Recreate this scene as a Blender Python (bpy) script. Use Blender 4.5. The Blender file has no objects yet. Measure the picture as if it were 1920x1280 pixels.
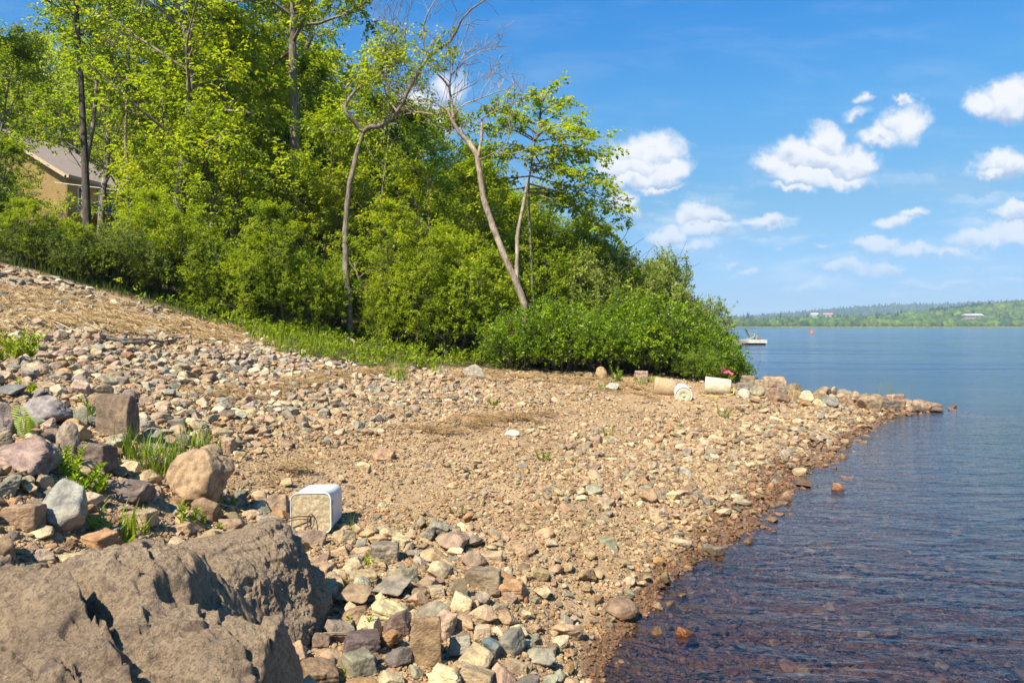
import bpy, bmesh, math, random
import numpy as np
from mathutils import Vector, Matrix

# ------------------------------------------------------------------ camera, sky, sun
scene = bpy.context.scene
C = scene.collection
R = math.radians
CAMH = 1.65
PITCH = math.atan(28 / 1280)
cam_d = bpy.data.cameras.new("camera")
cam_d.lens = 24.0
cam_d.sensor_width = 36.0
cam_d.clip_start = 0.05
cam_d.clip_end = 9000
cam = bpy.data.objects.new("camera", cam_d)
C.objects.link(cam)
cam.location = (0, 0, CAMH)
cam.rotation_euler = (R(90) - PITCH, 0, 0)
scene.camera = cam
scene.view_settings.view_transform = 'Standard'
scene.view_settings.look = 'None'
scene.view_settings.gamma = 1.0
scene.view_settings.exposure = 1.0
scene.cycles.max_bounces = 8
scene.cycles.transparent_max_bounces = 12
scene.cycles.sample_clamp_indirect = 4.0
scene.cycles.caustics_reflective = False
scene.cycles.caustics_refractive = False

SUN_EL, SUN_AZ = 50.0, 214.0           # azimuth clockwise from +Y, the sun stands left and behind the camera
sv = Vector((math.sin(R(SUN_AZ)) * math.cos(R(SUN_EL)), math.cos(R(SUN_AZ)) * math.cos(R(SUN_EL)), math.sin(R(SUN_EL))))
sun_d = bpy.data.lights.new("sun", 'SUN')
sun_d.energy = 5.0
sun_d.angle = R(0.53)
sun_d.color = (1.0, 0.93, 0.78)
sun = bpy.data.objects.new("sun", sun_d)
C.objects.link(sun)
sun.rotation_euler = sv.to_track_quat('Z', 'Y').to_euler()
sun.location = (-20, -20, 30)


def pdir(px, py):
    X, Y = (px - 960) / 1280, (640 - py) / 1280
    c, s = math.cos(PITCH), math.sin(PITCH)
    d = np.array([X, c + Y * s, -s + Y * c])
    return d / d[1]


def P(px, py, D):
    return np.array([0, 0, CAMH]) + pdir(px, py) * D


def proj(x, y, z):
    c, s = math.cos(PITCH), math.sin(PITCH)
    zz = z - CAMH
    f = np.maximum(y * c - zz * s, 1e-3)
    u = y * s + zz * c
    return 960 + x / f * 1280, 640 - u / f * 1280


class NT:
    """small helper to write node trees"""
    def __init__(s, tree):
        s.t = tree
        s.n = tree.nodes
        s.l = tree.links

    def add(s, typ, **kw):
        nd = s.n.new(typ)
        for k, v in kw.items():
            if k.startswith('i_'):
                key = k[2:]
                key = int(key) if key.isdigit() else key.replace('_', ' ')
                s.put(nd.inputs[key], v)
            else:
                setattr(nd, k, v)
        return nd

    def put(s, sock, v):
        if hasattr(v, 'links') and hasattr(v, 'node'):
            s.l.new(v, sock)
        elif hasattr(v, 'outputs'):
            s.l.new(v.outputs[0], sock)
        else:
            if isinstance(v, (tuple, list)) and sock.type == 'RGBA' and len(v) == 3:
                v = (*v, 1)
            sock.default_value = v

    def math(s, op, a, b=None, c=None, clamp=False):
        nd = s.n.new('ShaderNodeMath')
        nd.operation = op
        nd.use_clamp = clamp
        s.put(nd.inputs[0], a)
        if b is not None: s.put(nd.inputs[1], b)
        if c is not None: s.put(nd.inputs[2], c)
        return nd.outputs[0]

    def vmath(s, op, a, b=None):
        nd = s.n.new('ShaderNodeVectorMath')
        nd.operation = op
        s.put(nd.inputs[0], a)
        if b is not None: s.put(nd.inputs[1], b)
        return nd.outputs['Value'] if op in ('LENGTH', 'DOT_PRODUCT') else nd.outputs[0]

    def mix(s, f, a, b, blend='MIX'):
        nd = s.n.new('ShaderNodeMix')
        nd.data_type = 'RGBA'
        nd.blend_type = blend
        s.put(nd.inputs[0], f)
        s.put(nd.inputs[6], a)
        s.put(nd.inputs[7], b)
        return nd.outputs[2]

    def maprange(s, v, a, b, c=0.0, d=1.0, smooth=True):
        nd = s.n.new('ShaderNodeMapRange')
        if smooth: nd.interpolation_type = 'SMOOTHSTEP'
        s.put(nd.inputs[0], v)
        for k, q in zip((1, 2, 3, 4), (a, b, c, d)): s.put(nd.inputs[k], q)
        return nd.outputs[0]

    def ramp(s, v, stops, interp='LINEAR'):
        nd = s.n.new('ShaderNodeValToRGB')
        nd.color_ramp.interpolation = interp
        e = nd.color_ramp.elements
        while len(e) < len(stops): e.new(0.5)
        for el, (p, c) in zip(e, stops):
            el.position = p
            el.color = (*c, 1)
        s.put(nd.inputs[0], v)
        return nd.outputs[0]

    def noise(s, vec, scale, detail=4, rough=0.5, dist=0.0, col=False):
        nd = s.n.new('ShaderNodeTexNoise')
        if vec is not None: s.put(nd.inputs['Vector'], vec)
        nd.inputs['Scale'].default_value = scale
        nd.inputs['Detail'].default_value = detail
        nd.inputs['Roughness'].default_value = rough
        nd.inputs['Distortion'].default_value = dist
        return nd.outputs[1 if col else 0]


# ---- world: Nishita sky and a field of cumulus clouds infinitely far away
world = bpy.data.worlds.new("World")
scene.world = world
world.use_nodes = True
w = NT(world.node_tree)
w.n.clear()
sky = w.add('ShaderNodeTexSky', sky_type='NISHITA', sun_disc=False, sun_elevation=R(SUN_EL),
            sun_rotation=R(SUN_AZ), altitude=50, air_density=1.0, dust_density=0.6, ozone_density=2.2)
hs = w.add('ShaderNodeHueSaturation')
w.put(hs.inputs['Color'], sky.outputs[0])
hs.inputs['Saturation'].default_value = 1.28
hs.inputs['Hue'].default_value = 0.497
hs.inputs['Value'].default_value = 1.15
tc = w.add('ShaderNodeTexCoord')
sep = w.add('ShaderNodeSeparateXYZ')
w.put(sep.inputs[0], tc.outputs['Generated'])
# clear northern summer air: deeper blue overhead, cool instead of yellow at the horizon
grade = w.ramp(sep.outputs[2], [(0.0, (.26, .36, .60)), (0.04, (.28, .37, .60)), (0.164, (.53, .56, .56)), (0.30, (.48, .74, .78)), (0.42, (.18, .73, .93)), (1.0, (.22, .78, .95))])
skyc = w.vmath('MULTIPLY', w.vmath('MULTIPLY', hs.outputs[0], grade), (0.80, 0.94, 0.98))
yy = w.math('MAXIMUM', w.math('ABSOLUTE', sep.outputs[1]), 0.08)
uu = w.math('DIVIDE', sep.outputs[0], yy)
vv = w.math('DIVIDE', sep.outputs[2], yy)
comb = w.add('ShaderNodeCombineXYZ')
w.put(comb.inputs[0], uu); w.put(comb.inputs[1], vv)
n1 = w.noise(comb.outputs[0], 9.0, 7, 0.62, col=True)
off = w.vmath('MULTIPLY', w.vmath('SUBTRACT', n1, (0.5, 0.5, 0.5)), (0.11, 0.075, 0.0))
n2 = w.noise(comb.outputs[0], 38.0, 5, 0.6, col=True)
off2 = w.vmath('MULTIPLY', w.vmath('SUBTRACT', n2, (0.5, 0.5, 0.5)), (0.03, 0.025, 0.0))
uvw = w.vmath('ADD', w.vmath('ADD', comb.outputs[0], off), off2)
# cloud puffs: pixel centre, half sizes, strength
CL = [(1212, 285, 62, 40, 1), (1160, 308, 44, 26, 1), (1252, 318, 48, 26, 1), (1235, 347, 60, 9, .6), (1165, 378, 42, 24, .75), (1190, 395, 30, 12, .6),
      (835, 165, 34, 34, .6), (765, 205, 70, 42, .8), (700, 270, 70, 60, .7), (840, 225, 60, 30, .6), (650, 380, 60, 50, .5), (1205, 305, 60, 30, 1), (1190, 330, 60, 18, .9),
      (1537, 262, 38, 34, 1), (1518, 295, 74, 32, 1), (1580, 300, 62, 30, 1), (1455, 315, 46, 18, .9), (1535, 328, 100, 20, .95), (1492, 352, 44, 10, .7),
      (1702, 236, 34, 36, .75), (1655, 258, 56, 18, .6), (1627, 182, 15, 14, .6), (1612, 216, 36, 14, .45), (1692, 192, 22, 10, .5),
      (1898, 190, 62, 34, .95), (1838, 192, 42, 20, .7), (1893, 299, 62, 26, 1), (1860, 315, 40, 14, .8),
      (1318, 408, 42, 22, 1), (1256, 440, 48, 20, 1), (1325, 432, 60, 20, .85), (1425, 424, 62, 13, .8), (1300, 462, 64, 12, .5),
      (1672, 415, 56, 14, .95), (1718, 402, 30, 12, .8), (1640, 462, 56, 18, 1), (1715, 470, 66, 12, .7), (1782, 468, 50, 14, .55),
      (1595, 506, 56, 15, .85), (1668, 508, 44, 14, .7), (1520, 535, 60, 10, .5), (1845, 440, 70, 20, .9), (1905, 432, 60, 22, .9), (1898, 395, 42, 18, 1),
      (1408, 514, 30, 9, .6), (1375, 498, 18, 9, .5), (1770, 535, 90, 8, .45), (1545, 465, 30, 7, .4), (1900, 520, 70, 10, .4), (1650, 552, 120, 8, .3), (1470, 470, 12, 8, .4),
      (2060, 240, 90, 50, 1), (2180, 420, 120, 40, 1), (380, 330, 150, 60, .6), (80, 200, 160, 70, .6)]
dens = None
shade = None
for (px, py, rx, ry, st) in CL:
    d = pdir(px, py)
    mp = w.add('ShaderNodeMapping', vector_type='TEXTURE')
    w.put(mp.inputs[0], uvw)
    mp.inputs['Location'].default_value = (d[0], d[2], 0)
    mp.inputs['Scale'].default_value = (rx / 1280, ry / 1280 * 1.05, 1)
    ln = w.vmath('LENGTH', mp.outputs[0])
    v = w.math('MULTIPLY_ADD', ln, -st, st * 1.26)
    sy_ = w.add('ShaderNodeSeparateXYZ'); w.put(sy_.inputs[0], mp.outputs[0])
    if dens is None:
        dens, shade = v, sy_.outputs[1]
    else:
        gt = w.maprange(w.math('SUBTRACT', v, dens), -.15, .15)
        mf = w.add('ShaderNodeMix'); w.put(mf.inputs[0], gt); w.put(mf.inputs[2], shade); w.put(mf.inputs[3], sy_.outputs[1])
        shade = mf.outputs[0]
        dens = w.math('SMOOTH_MAX', dens, v, 0.12)
# finer billow texture eats into the edge
n3 = w.noise(comb.outputs[0], 22.0, 8, 0.66)
dd = w.math('ADD', dens, w.math('MULTIPLY_ADD', n3, 0.75, -0.36))
alpha = w.maprange(dd, 0.0, 0.70)
# flat grey-blue bases, bright tops, a little billow relief
n4 = w.noise(w.vmath('ADD', comb.outputs[0], (0.006, 0.014, 0.0)), 15.0, 5, 0.55)
n4b = w.noise(comb.outputs[0], 15.0, 5, 0.55)
rel0 = w.math('MULTIPLY', w.math('SUBTRACT', n4b, n4), 2.4)
relief = w.maprange(w.math('ADD', shade, rel0), -0.95, 0.15, 0.0, 1.0)
wisp_v = w.add('ShaderNodeMapping'); w.put(wisp_v.inputs[0], comb.outputs[0]); wisp_v.inputs['Scale'].default_value = (2.2, 9.0, 1)
wisp = w.maprange(w.noise(wisp_v.outputs[0], 2.4, 7, 0.62, 0.4), 0.43, 0.78)
wisp = w.math('MULTIPLY', wisp, w.maprange(vv, 0.30, 0.10, 0.10, 0.85))
alpha = w.math('MAXIMUM', alpha, wisp)
ccol = w.mix(relief, (0.44, 0.56, 0.76), (1.0, 1.0, 1.0))
low = w.maprange(vv, 0.02, 0.30)
ccol = w.mix(low, w.mix(0.45, ccol, (0.62, 0.76, 0.95)), ccol)
cl_em = w.vmath('MULTIPLY', ccol, (5.0, 5.0, 5.1))
up = w.math('GREATER_THAN', sep.outputs[2], 0.0)
fac = w.math('MULTIPLY', w.math('MULTIPLY', alpha, up), w.maprange(vv, 0.0, 0.2, 0.45, 0.97))
skycol = w.mix(fac, skyc, cl_em)
bg = w.add('ShaderNodeBackground')
w.put(bg.inputs[0], skycol)
bg.inputs[1].default_value = 0.10
wo = w.add('ShaderNodeOutputWorld')
w.put(wo.inputs[0], bg.outputs[0])
world.cycles.sampling_method = 'MANUAL'
world.cycles.sample_map_resolution = 512

# ------------------------------------------------------------------ helpers
rng = np.random.default_rng(7)
random.seed(7)


def tag(o, label=None, cat=None, group=None, kind=None):
    if label: o["label"] = label
    if cat: o["category"] = cat
    if group: o["group"] = group
    if kind: o["kind"] = kind
    return o


def new_mesh(name, V, F, mat=None, attrs=None, smooth=False, mats=None, fmat=None):
    """V (n,3), F (m,k) array or a list of such arrays; attrs {name: per-vertex floats}"""
    me = bpy.data.meshes.new(name)
    V = np.asarray(V, np.float32)
    Fs = F if isinstance(F, list) else [F]
    Fs = [np.asarray(f, np.int32) for f in Fs if len(f)]
    me.vertices.add(len(V))
    me.vertices.foreach_set('co', V.ravel())
    if Fs:
        loops = np.concatenate([f.ravel() for f in Fs])
        tot = np.concatenate([np.full(len(f), f.shape[1], np.int32) for f in Fs])
        st = np.concatenate([[0], np.cumsum(tot)[:-1]]).astype(np.int32)
        me.loops.add(len(loops))
        me.loops.foreach_set('vertex_index', loops)
        me.polygons.add(len(tot))
        me.polygons.foreach_set('loop_start', st)
        me.polygons.foreach_set('loop_total', tot)
        if smooth: me.polygons.foreach_set('use_smooth', np.ones(len(tot), bool))
        if fmat is not None: me.polygons.foreach_set('material_index', np.asarray(fmat, np.int32))
    for m in (mats or ([mat] if mat else [])): me.materials.append(m)
    for k, a in (attrs or {}).items():
        a = np.asarray(a, np.float32)
        if a.ndim == 1:
            at = me.attributes.new(k, 'FLOAT', 'POINT'); at.data.foreach_set('value', a)
        else:
            at = me.attributes.new(k, 'FLOAT_VECTOR', 'POINT'); at.data.foreach_set('vector', a.ravel())
    me.update(calc_edges=True)
    return me


def obj(name, me, parent=None, loc=None):
    o = bpy.data.objects.new(name, me)
    C.objects.link(o)
    if parent: o.parent = parent
    if loc is not None: o.location = loc
    return o


def thing(name, label, cat, loc=(0, 0, 0), group=None, kind=None, rotz=0):
    o = bpy.data.objects.new(name, None)
    o.empty_display_size = 0.1
    C.objects.link(o)
    o.location = loc
    o.rotation_euler = (0, 0, rotz)
    return tag(o, label, cat, group, kind)


# --- vectorised Perlin noise
_perm = np.random.default_rng(3).permutation(256).astype(np.int64)
_perm = np.concatenate([_perm, _perm, _perm])
_g = np.random.default_rng(4).normal(size=(256, 3)); _g /= np.linalg.norm(_g, axis=1)[:, None]


def perlin(p):
    i = np.floor(p).astype(np.int64); f = p - i; i &= 255
    u = f * f * f * (f * (f * 6 - 15) + 10)
    r = 0
    for dx in (0, 1):
        wx = u[:, 0] if dx else 1 - u[:, 0]
        for dy in (0, 1):
            wy = u[:, 1] if dy else 1 - u[:, 1]
            for dz in (0, 1):
                wz = u[:, 2] if dz else 1 - u[:, 2]
                h = _perm[_perm[_perm[(i[:, 0] + dx) & 255] + ((i[:, 1] + dy) & 255)] + ((i[:, 2] + dz) & 255)]
                r = r + wx * wy * wz * np.einsum('ij,ij->i', _g[h], f - np.array([dx, dy, dz]))
    return r * 1.5


def fbm(p, octv=4, gain=0.5, lac=2.03, ridged=False):
    a, r = 1.0, 0
    p = p.copy()
    for _ in range(octv):
        n = perlin(p)
        r = r + a * ((1 - 2 * np.abs(n)) if ridged else n)
        a *= gain
        p = p * lac + 17.3
    return r


def fbm2(x, y, sc, octv=4, z=0.0):
    return fbm(np.stack([np.ravel(x) * sc, np.ravel(y) * sc, np.full(np.size(x), z)], 1), octv).reshape(np.shape(x))


# ------------------------------------------------------------------ the lie of the land
CP = []
for (px, py, D) in [(1160, 1280, 3.16), (1210, 1170, 3.785), (1265, 1090, 4.42), (1350, 1030, 5.05), (1450, 960, 6.07), (1520, 890, 7.6),
                    (1560, 860, 8.5), (1620, 805, 10.9), (1680, 781, 12.6), (1742, 765, 13.8),
                    (600, 1000, 4.45), (960, 900, 6.0), (960, 800, 8.5), (960, 720, 12.6), (900, 690, 14.5), (1250, 752, 12),
                    (1380, 722, 13.6), (1480, 738, 13.4), (1600, 752, 13.4), (1120, 715, 13.3), (1200, 850, 8.2), (1300, 950, 5.9), (1150, 1050, 4.4),
                    (500, 640, 13), (330, 590, 13), (150, 545, 12.5), (0, 508, 12), (0, 600, 9), (0, 640, 8), (0, 700, 6), (0, 800, 4.3), (0, 900, 3.3),
                    (250, 700, 8), (400, 760, 7.2), (400, 850, 5.5), (450, 950, 4.6), (600, 750, 9), (700, 700, 12), (600, 850, 6.5),
                    (600, 1150, 3.2), (900, 1150, 3.3), (1000, 1280, 2.8), (600, 1280, 2.5), (300, 1050, 3.3), (200, 950, 3.6), (-300, 620, 9), (-300, 800, 4.5)]:
    CP.append(tuple(P(px, py, D)))
CP += [(-60, -6, 5), (-25, -4, 4), (-25, 12, 5), (-14, 17, 3.8), (0, 20, 1.3), (4.5, 17.5, .45), (-5, 30, 3.2), (-20, 30, 5.6), (-40, 30, 9), (-60, 60, 19), (-30, 60, 10.5),
       (-29, 47, 7.4), (-36, 50, 9.5), (-10, 60, 5), (5, 60, 1.8), (13, 60, .3), (16, 64, 0.0), (-60, 95, 28), (-25, 95, 14), (0, 95, 5), (18, 95, .5), (30, 110, -1.5), (8.5, 40, 0.1), (6.3, 25, 0.1),
       (5.9, 18, 0), (5.6, 15.8, 0), (7.5, 15.2, -.12), (13, 40, -1.0), (12, 25, -1.1), (22, 64, -1.6), (12, 17, -.8), (13, 14, -.6), (10.6, 14.0, -.28), (9.6, 12, -.42), (8.9, 14.6, -.2),
       (7, 9, -.42), (4.6, 6, -.36), (3, 3.6, -.27), (1.9, 3.2, -.16), (1.5, 1.6, -.2), (.2, 2.0, .04), (30, 10, -2), (30, -6, -2), (6, 2, -.62), (3, 0, -.45), (-3, -3, .6), (-2.4, 1.6, .68), (-5, 2, 1.2), (-8, 4, 1.9), (-12, 8, 2.6), (0, -4, .2)]
CP = np.array(CP)


def _U(r2):
    return np.where(r2 > 1e-12, r2 * np.log(np.maximum(r2, 1e-12)), 0)


def _tps(pts, lam=0.02):
    n = len(pts); xy = pts[:, :2]
    K = _U(((xy[:, None] - xy[None]) ** 2).sum(-1)) + lam * np.eye(n)
    Pm = np.c_[np.ones(n), xy]
    A = np.block([[K, Pm], [Pm.T, np.zeros((3, 3))]])
    return np.linalg.solve(A, np.r_[pts[:, 2], 0, 0, 0])


_w = _tps(CP)


def smooth(e0, e1, x):
    t = np.clip((x - e0) / (e1 - e0), 0, 1)
    return t * t * (3 - 2 * t)


def far_land(x, y):
    """the far shore: a strip of flat shore, a green ridge on the right and a longer, higher one behind"""
    px = 960 + x / np.maximum(y, 1) * 1280
    near_h = np.interp(px, [-4000, 200, 1250, 1500, 1640, 1700, 1780, 1850, 1920, 2100, 2600, 4000], [30, 20, 3, 3, 5, 10, 14, 21, 26, 30, 30, 20])
    far_h = np.interp(px, [-4000, 300, 1200, 1370, 1430, 1480, 1560, 1640, 1700, 1760, 1900, 2300, 4000], [60, 30, 5, 9, 17, 24, 36, 45, 47, 46, 50, 60, 50])
    z = -2.5 + smooth(655, 700, y) * 3.2
    z = z + smooth(720, 900, y) * near_h * (1 - smooth(1000, 1250, y) * .5)
    z = z + smooth(1300, 2100, y) * far_h
    return z


def height(x, y):
    x = np.atleast_1d(np.asarray(x, float)); y = np.atleast_1d(np.asarray(y, float))
    sh = x.shape
    xf, yf = x.ravel(), y.ravel()
    xc, yc = np.clip(xf, -62, 30), np.clip(yf, -6, 108)
    z = np.zeros(len(xc))
    for k in range(0, len(xc), 40000):
        s = slice(k, k + 40000)
        r2 = (xc[s, None] - CP[None, :, 0]) ** 2 + (yc[s, None] - CP[None, :, 1]) ** 2
        z[s] = _U(r2) @ _w[:-3] + _w[-3] + _w[-2] * xc[s] + _w[-1] * yc[s]
    z = np.maximum(z, -3.0)
    out = smooth(0, 60, xf - 24) + smooth(0, 120, yf - 104) * smooth(-40, 40, xf + 30) * 1.0
    out = np.clip(out, 0, 1)
    z = z * (1 - out) + far_land(xf, yf) * out
    return z.reshape(sh)


def hz(x, y):
    return float(height(x, y)[0])


_Ds = np.r_[np.linspace(1.2, 8, 500), np.linspace(8, 30, 700), np.linspace(30, 110, 800)]


def hit(px, py):
    """where the line of sight through a pixel meets the ground or the water"""
    d = pdir(px, py)
    x, z = d[0] * _Ds, CAMH + d[2] * _Ds
    g = np.maximum(height(x, _Ds), -5)
    k = np.argmax(z < g)
    if not (z < g).any(): k = len(_Ds) - 1
    D = _Ds[k]
    return np.array([d[0] * D, D, g[k]])


VL = np.array([hit(a, b)[:2] for a, b in [(-250, 480), (0, 506), (150, 545), (330, 592), (480, 640), (560, 668), (720, 698), (900, 694), (1100, 704), (1250, 708), (1395, 716)]])
VL = VL[np.argsort(VL[:, 0])]


def veg(x, y):
    """signed metres behind the edge of the vegetation"""
    return y - np.interp(x, VL[:, 0], VL[:, 1]) - 3.0 * smooth(4.9, 5.6, np.asarray(x, float))


# ------------------------------------------------------------------ materials
def mat(name):
    m = bpy.data.materials.new(name)
    m.use_nodes = True
    t = NT(m.node_tree)
    t.n.clear()
    out = t.add('ShaderNodeOutputMaterial')
    return m, t, out


def principled(t, out, col, rough=0.8, normal=None, spec=0.3, metal=0.0):
    b = t.add('ShaderNodeBsdfPrincipled')
    t.put(b.inputs['Base Color'], col)
    t.put(b.inputs['Roughness'], rough)
    b.inputs['Specular IOR Level'].default_value = spec
    b.inputs['Metallic'].default_value = metal
    if normal is not None: t.put(b.inputs['Normal'], normal)
    if out is not None: t.put(out.inputs[0], b.outputs[0])
    return b


def bump(t, h, strength=0.5, dist=0.02, normal=None):
    b = t.add('ShaderNodeBump')
    b.inputs['Strength'].default_value = strength
    b.inputs['Distance'].default_value = dist
    t.put(b.inputs['Height'], h)
    if normal is not None: t.put(b.inputs['Normal'], normal)
    return b.outputs[0]


def simple(name, col, rough=0.7, var=0.25, scale=8.0, bmp=0.0, spec=0.3, metal=0.0):
    m, t, out = mat(name)
    g = t.add('ShaderNodeTexCoord')
    n = t.noise(g.outputs['Object'], scale, 5, 0.6)
    c2 = tuple(c * (1 - var) for c in col)
    c3 = tuple(min(1, c * (1 + var)) for c in col)
    cc = t.ramp(n, [(0.3, c2), (0.7, c3)])
    nm = bump(t, n, bmp, 0.02) if bmp else None
    principled(t, out, cc, rough, nm, spec, metal)
    return m


def wet_and_depth_tint(t, col, rough=0.85):
    """stones and gravel are dark and glossy where the lake wets them; light lost with depth is put into the colour"""
    geo = t.add('ShaderNodeNewGeometry')
    sp = t.add('ShaderNodeSeparateXYZ')
    t.put(sp.inputs[0], geo.outputs['Position'])
    nz = t.noise(geo.outputs['Position'], 6.0, 3)
    zz = t.math('MULTIPLY_ADD', t.math('SUBTRACT', nz, 0.5), -0.07, sp.outputs[2])
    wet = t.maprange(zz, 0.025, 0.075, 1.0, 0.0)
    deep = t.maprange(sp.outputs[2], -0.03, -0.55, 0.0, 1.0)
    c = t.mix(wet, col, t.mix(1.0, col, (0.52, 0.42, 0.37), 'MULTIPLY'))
    c = t.mix(deep, c, (0.060, 0.043, 0.036))  # silt colour darkening with depth, standing in for light the water absorbs
    r = t.math('MULTIPLY_ADD', wet, -(rough - 0.35), rough)
    return c, r, wet


def mat_stone(name, fine=1.0):
    m, t, out = mat(name)
    at = t.add('ShaderNodeAttribute', attribute_type='INSTANCER', attribute_name='col')
    tcn = t.add('ShaderNodeTexCoord')
    geo = t.add('ShaderNodeNewGeometry')
    o = geo.outputs['Position']
    n = t.noise(o, 16 * fine, 6, 0.65)
    n2 = t.noise(o, 75 * fine, 5, 0.7)
    n0 = t.noise(o, 4.0 * fine, 3, 0.6)
    dark = t.mix(1.0, at.outputs['Vector'], (0.58, 0.54, 0.52), 'MULTIPLY')
    lite = t.mix(1.0, at.outputs['Vector'], (1.32, 1.28, 1.2), 'MULTIPLY')
    c = t.mix(t.maprange(n, 0.3, 0.72), dark, lite)
    c = t.mix(t.maprange(n2, 0.5, 0.75, 0, 0.55), c, t.mix(1.0, c, (0.55, 0.52, 0.5), 'MULTIPLY'))
    c = t.mix(t.maprange(n0, 0.55, 0.7, 0, 0.35), c, (0.40, 0.27, 0.15))
    c, r, wet = wet_and_depth_tint(t, c)
    nm = bump(t, t.math('ADD', n, t.math('MULTIPLY', n2, 0.7)), 1.0, 0.013)
    principled(t, out, c, r, nm, 0.35)
    return m


M_STONE = mat_stone("stone")


def mat_ground():
    m, t, out = mat("beach_gravel")
    geo = t.add('ShaderNodeNewGeometry')
    p = geo.outputs['Position']
    warp = t.vmath('ADD', p, t.vmath('MULTIPLY', t.vmath('SUBTRACT', t.noise(p, 30, 2, col=True), (0.5, .5, .5)), (0.02, 0.02, 0.02)))
    cols, hs_ = [], []
    pal = [(0.0, (0.22, 0.14, 0.075)), (0.2, (0.36, 0.235, 0.125)), (0.4, (0.43, 0.285, 0.155)), (0.6, (0.29, 0.205, 0.13)), (0.8, (0.51, 0.355, 0.20)), (1.0, (0.38, 0.22, 0.115))]
    for sc in (48, 130):
        v = t.add('ShaderNodeTexVoronoi', feature='F1')
        t.put(v.inputs['Vector'], warp); v.inputs['Scale'].default_value = sc
        sp_ = t.add('ShaderNodeSeparateColor')
        t.put(sp_.inputs[0], v.outputs['Color'])
        cols.append(t.ramp(sp_.outputs[0], pal))
        hs_.append(t.math('SUBTRACT', 1.0, t.math('MULTIPLY', v.outputs['Distance'], 1.0)))
    sel = t.maprange(t.noise(p, 14, 4), 0.42, 0.6)
    c = t.mix(sel, cols[1], cols[0])
    h = t.math('ADD', t.math('MULTIPLY', hs_[0], sel), t.math('MULTIPLY', hs_[1], 0.5))
    big = t.noise(p, 1.3, 4)
    c = t.mix(t.maprange(big, 0.35, 0.7, 0, 0.5), c, (0.26, 0.165, 0.085))
    soil = t.add('ShaderNodeAttribute', attribute_name='soil')
    sn = t.noise(p, 7, 5, 0.65)
    scol = t.ramp(sn, [(0.3, (0.035, 0.026, 0.014)), (0.5, (0.085, 0.06, 0.03)), (0.62, (0.06, 0.085, 0.02)), (0.8, (0.16, 0.12, 0.06))])
    c = t.mix(soil.outputs['Fac'], c, scol)
    c, r, wet = wet_and_depth_tint(t, c, 0.9)
    nm = bump(t, h, 0.8, 0.012)
    principled(t, out, c, r, nm, 0.25)
    return m


M_GROUND = mat_ground()


def mat_leaf(name, c0, c1, c2, trans=0.45, rough=0.42, tmul=(1.9, 1.75, 0.7)):
    """c0..c2: the range of leaf colours from old to young"""
    m, t, out = mat(name)
    at = t.add('ShaderNodeAttribute', attribute_name='tint')
    oi = t.add('ShaderNodeObjectInfo')
    v = t.math('ADD', at.outputs['Fac'], t.math('MULTIPLY_ADD', oi.outputs['Random'], 0.3, -0.15), clamp=True)
    c = t.ramp(v, [(0.0, c0), (0.5, c1), (1.0, c2)])
    b = principled(t, None, c, rough, None, 0.35)
    tr = t.add('ShaderNodeBsdfTranslucent')
    t.put(tr.inputs[0], t.mix(1.0, c, tmul, 'MULTIPLY'))
    mx = t.add('ShaderNodeMixShader')
    mx.inputs[0].default_value = trans
    t.put(mx.inputs[1], b.outputs[0]); t.put(mx.inputs[2], tr.outputs[0])
    t.put(out.inputs[0], mx.outputs[0])
    return m


def mat_bark(name, c0, c1, scale=14.0):
    m, t, out = mat(name)
    g = t.add('ShaderNodeTexCoord')
    mp = t.add('ShaderNodeMapping')
    t.put(mp.inputs[0], g.outputs['Object'])
    mp.inputs['Scale'].default_value = (1, 1, 0.28)
    n = t.noise(mp.outputs[0], scale, 6, 0.7)
    n2 = t.noise(g.outputs['Object'], 2.2, 4, 0.6)
    c = t.ramp(n, [(0.3, c0), (0.65, c1)])
    c = t.mix(t.maprange(n2, 0.5, 0.68, 0, 0.6), c, tuple(min(1, a * 1.5) for a in c1))
    principled(t, out, c, 0.9, bump(t, n, 1.0, 0.03), 0.2)
    return m


LEAF_LIME = mat_leaf("leaf_lime", (0.11, 0.17, 0.010), (0.235, 0.31, 0.012), (0.41, 0.455, 0.018), 0.5)
LEAF_MID = mat_leaf("leaf_green", (0.09, 0.145, 0.010), (0.20, 0.275, 0.013), (0.37, 0.42, 0.02), 0.55)
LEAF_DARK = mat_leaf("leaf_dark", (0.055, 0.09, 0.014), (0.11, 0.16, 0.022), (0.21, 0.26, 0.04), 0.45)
LEAF_BUSH = mat_leaf("leaf_bush", (0.07, 0.125, 0.006), (0.165, 0.265, 0.008), (0.35, 0.45, 0.016), 0.4, 0.35)
LEAF_WILLOW = mat_leaf("leaf_willow", (0.14, 0.20, 0.03), (0.24, 0.30, 0.06), (0.38, 0.42, 0.13), 0.4, 0.4)
LEAF_GRASS = mat_leaf("grass_blade", (0.09, 0.14, 0.012), (0.19, 0.27, 0.015), (0.40, 0.43, 0.05), 0.4, 0.4)
BARK_GREY = mat_bark("bark_grey", (0.07, 0.055, 0.042), (0.27, 0.22, 0.165), 20)
BARK_BROWN = mat_bark("bark_brown", (0.055, 0.042, 0.03), (0.17, 0.13, 0.095))
BARK_DEAD = mat_bark("bark_dead", (0.12, 0.085, 0.06), (0.40, 0.31, 0.23), 26)
BARK_SHADE = mat_bark("bark_dark", (0.035, 0.03, 0.025), (0.11, 0.09, 0.075))  # for trunks standing in shade, which is put into the bark colour
M_STRAW = simple("dry_straw", (0.42, 0.31, 0.17), 0.8, 0.45, 3.0)
# ------------------------------------------------------------------ the ground, one sheet to the horizon
def axis(pts):
    a = []
    for (lo, hi, st) in pts: a.append(np.arange(lo, hi, st))
    return np.concatenate(a + [[pts[-1][1]]])


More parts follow.
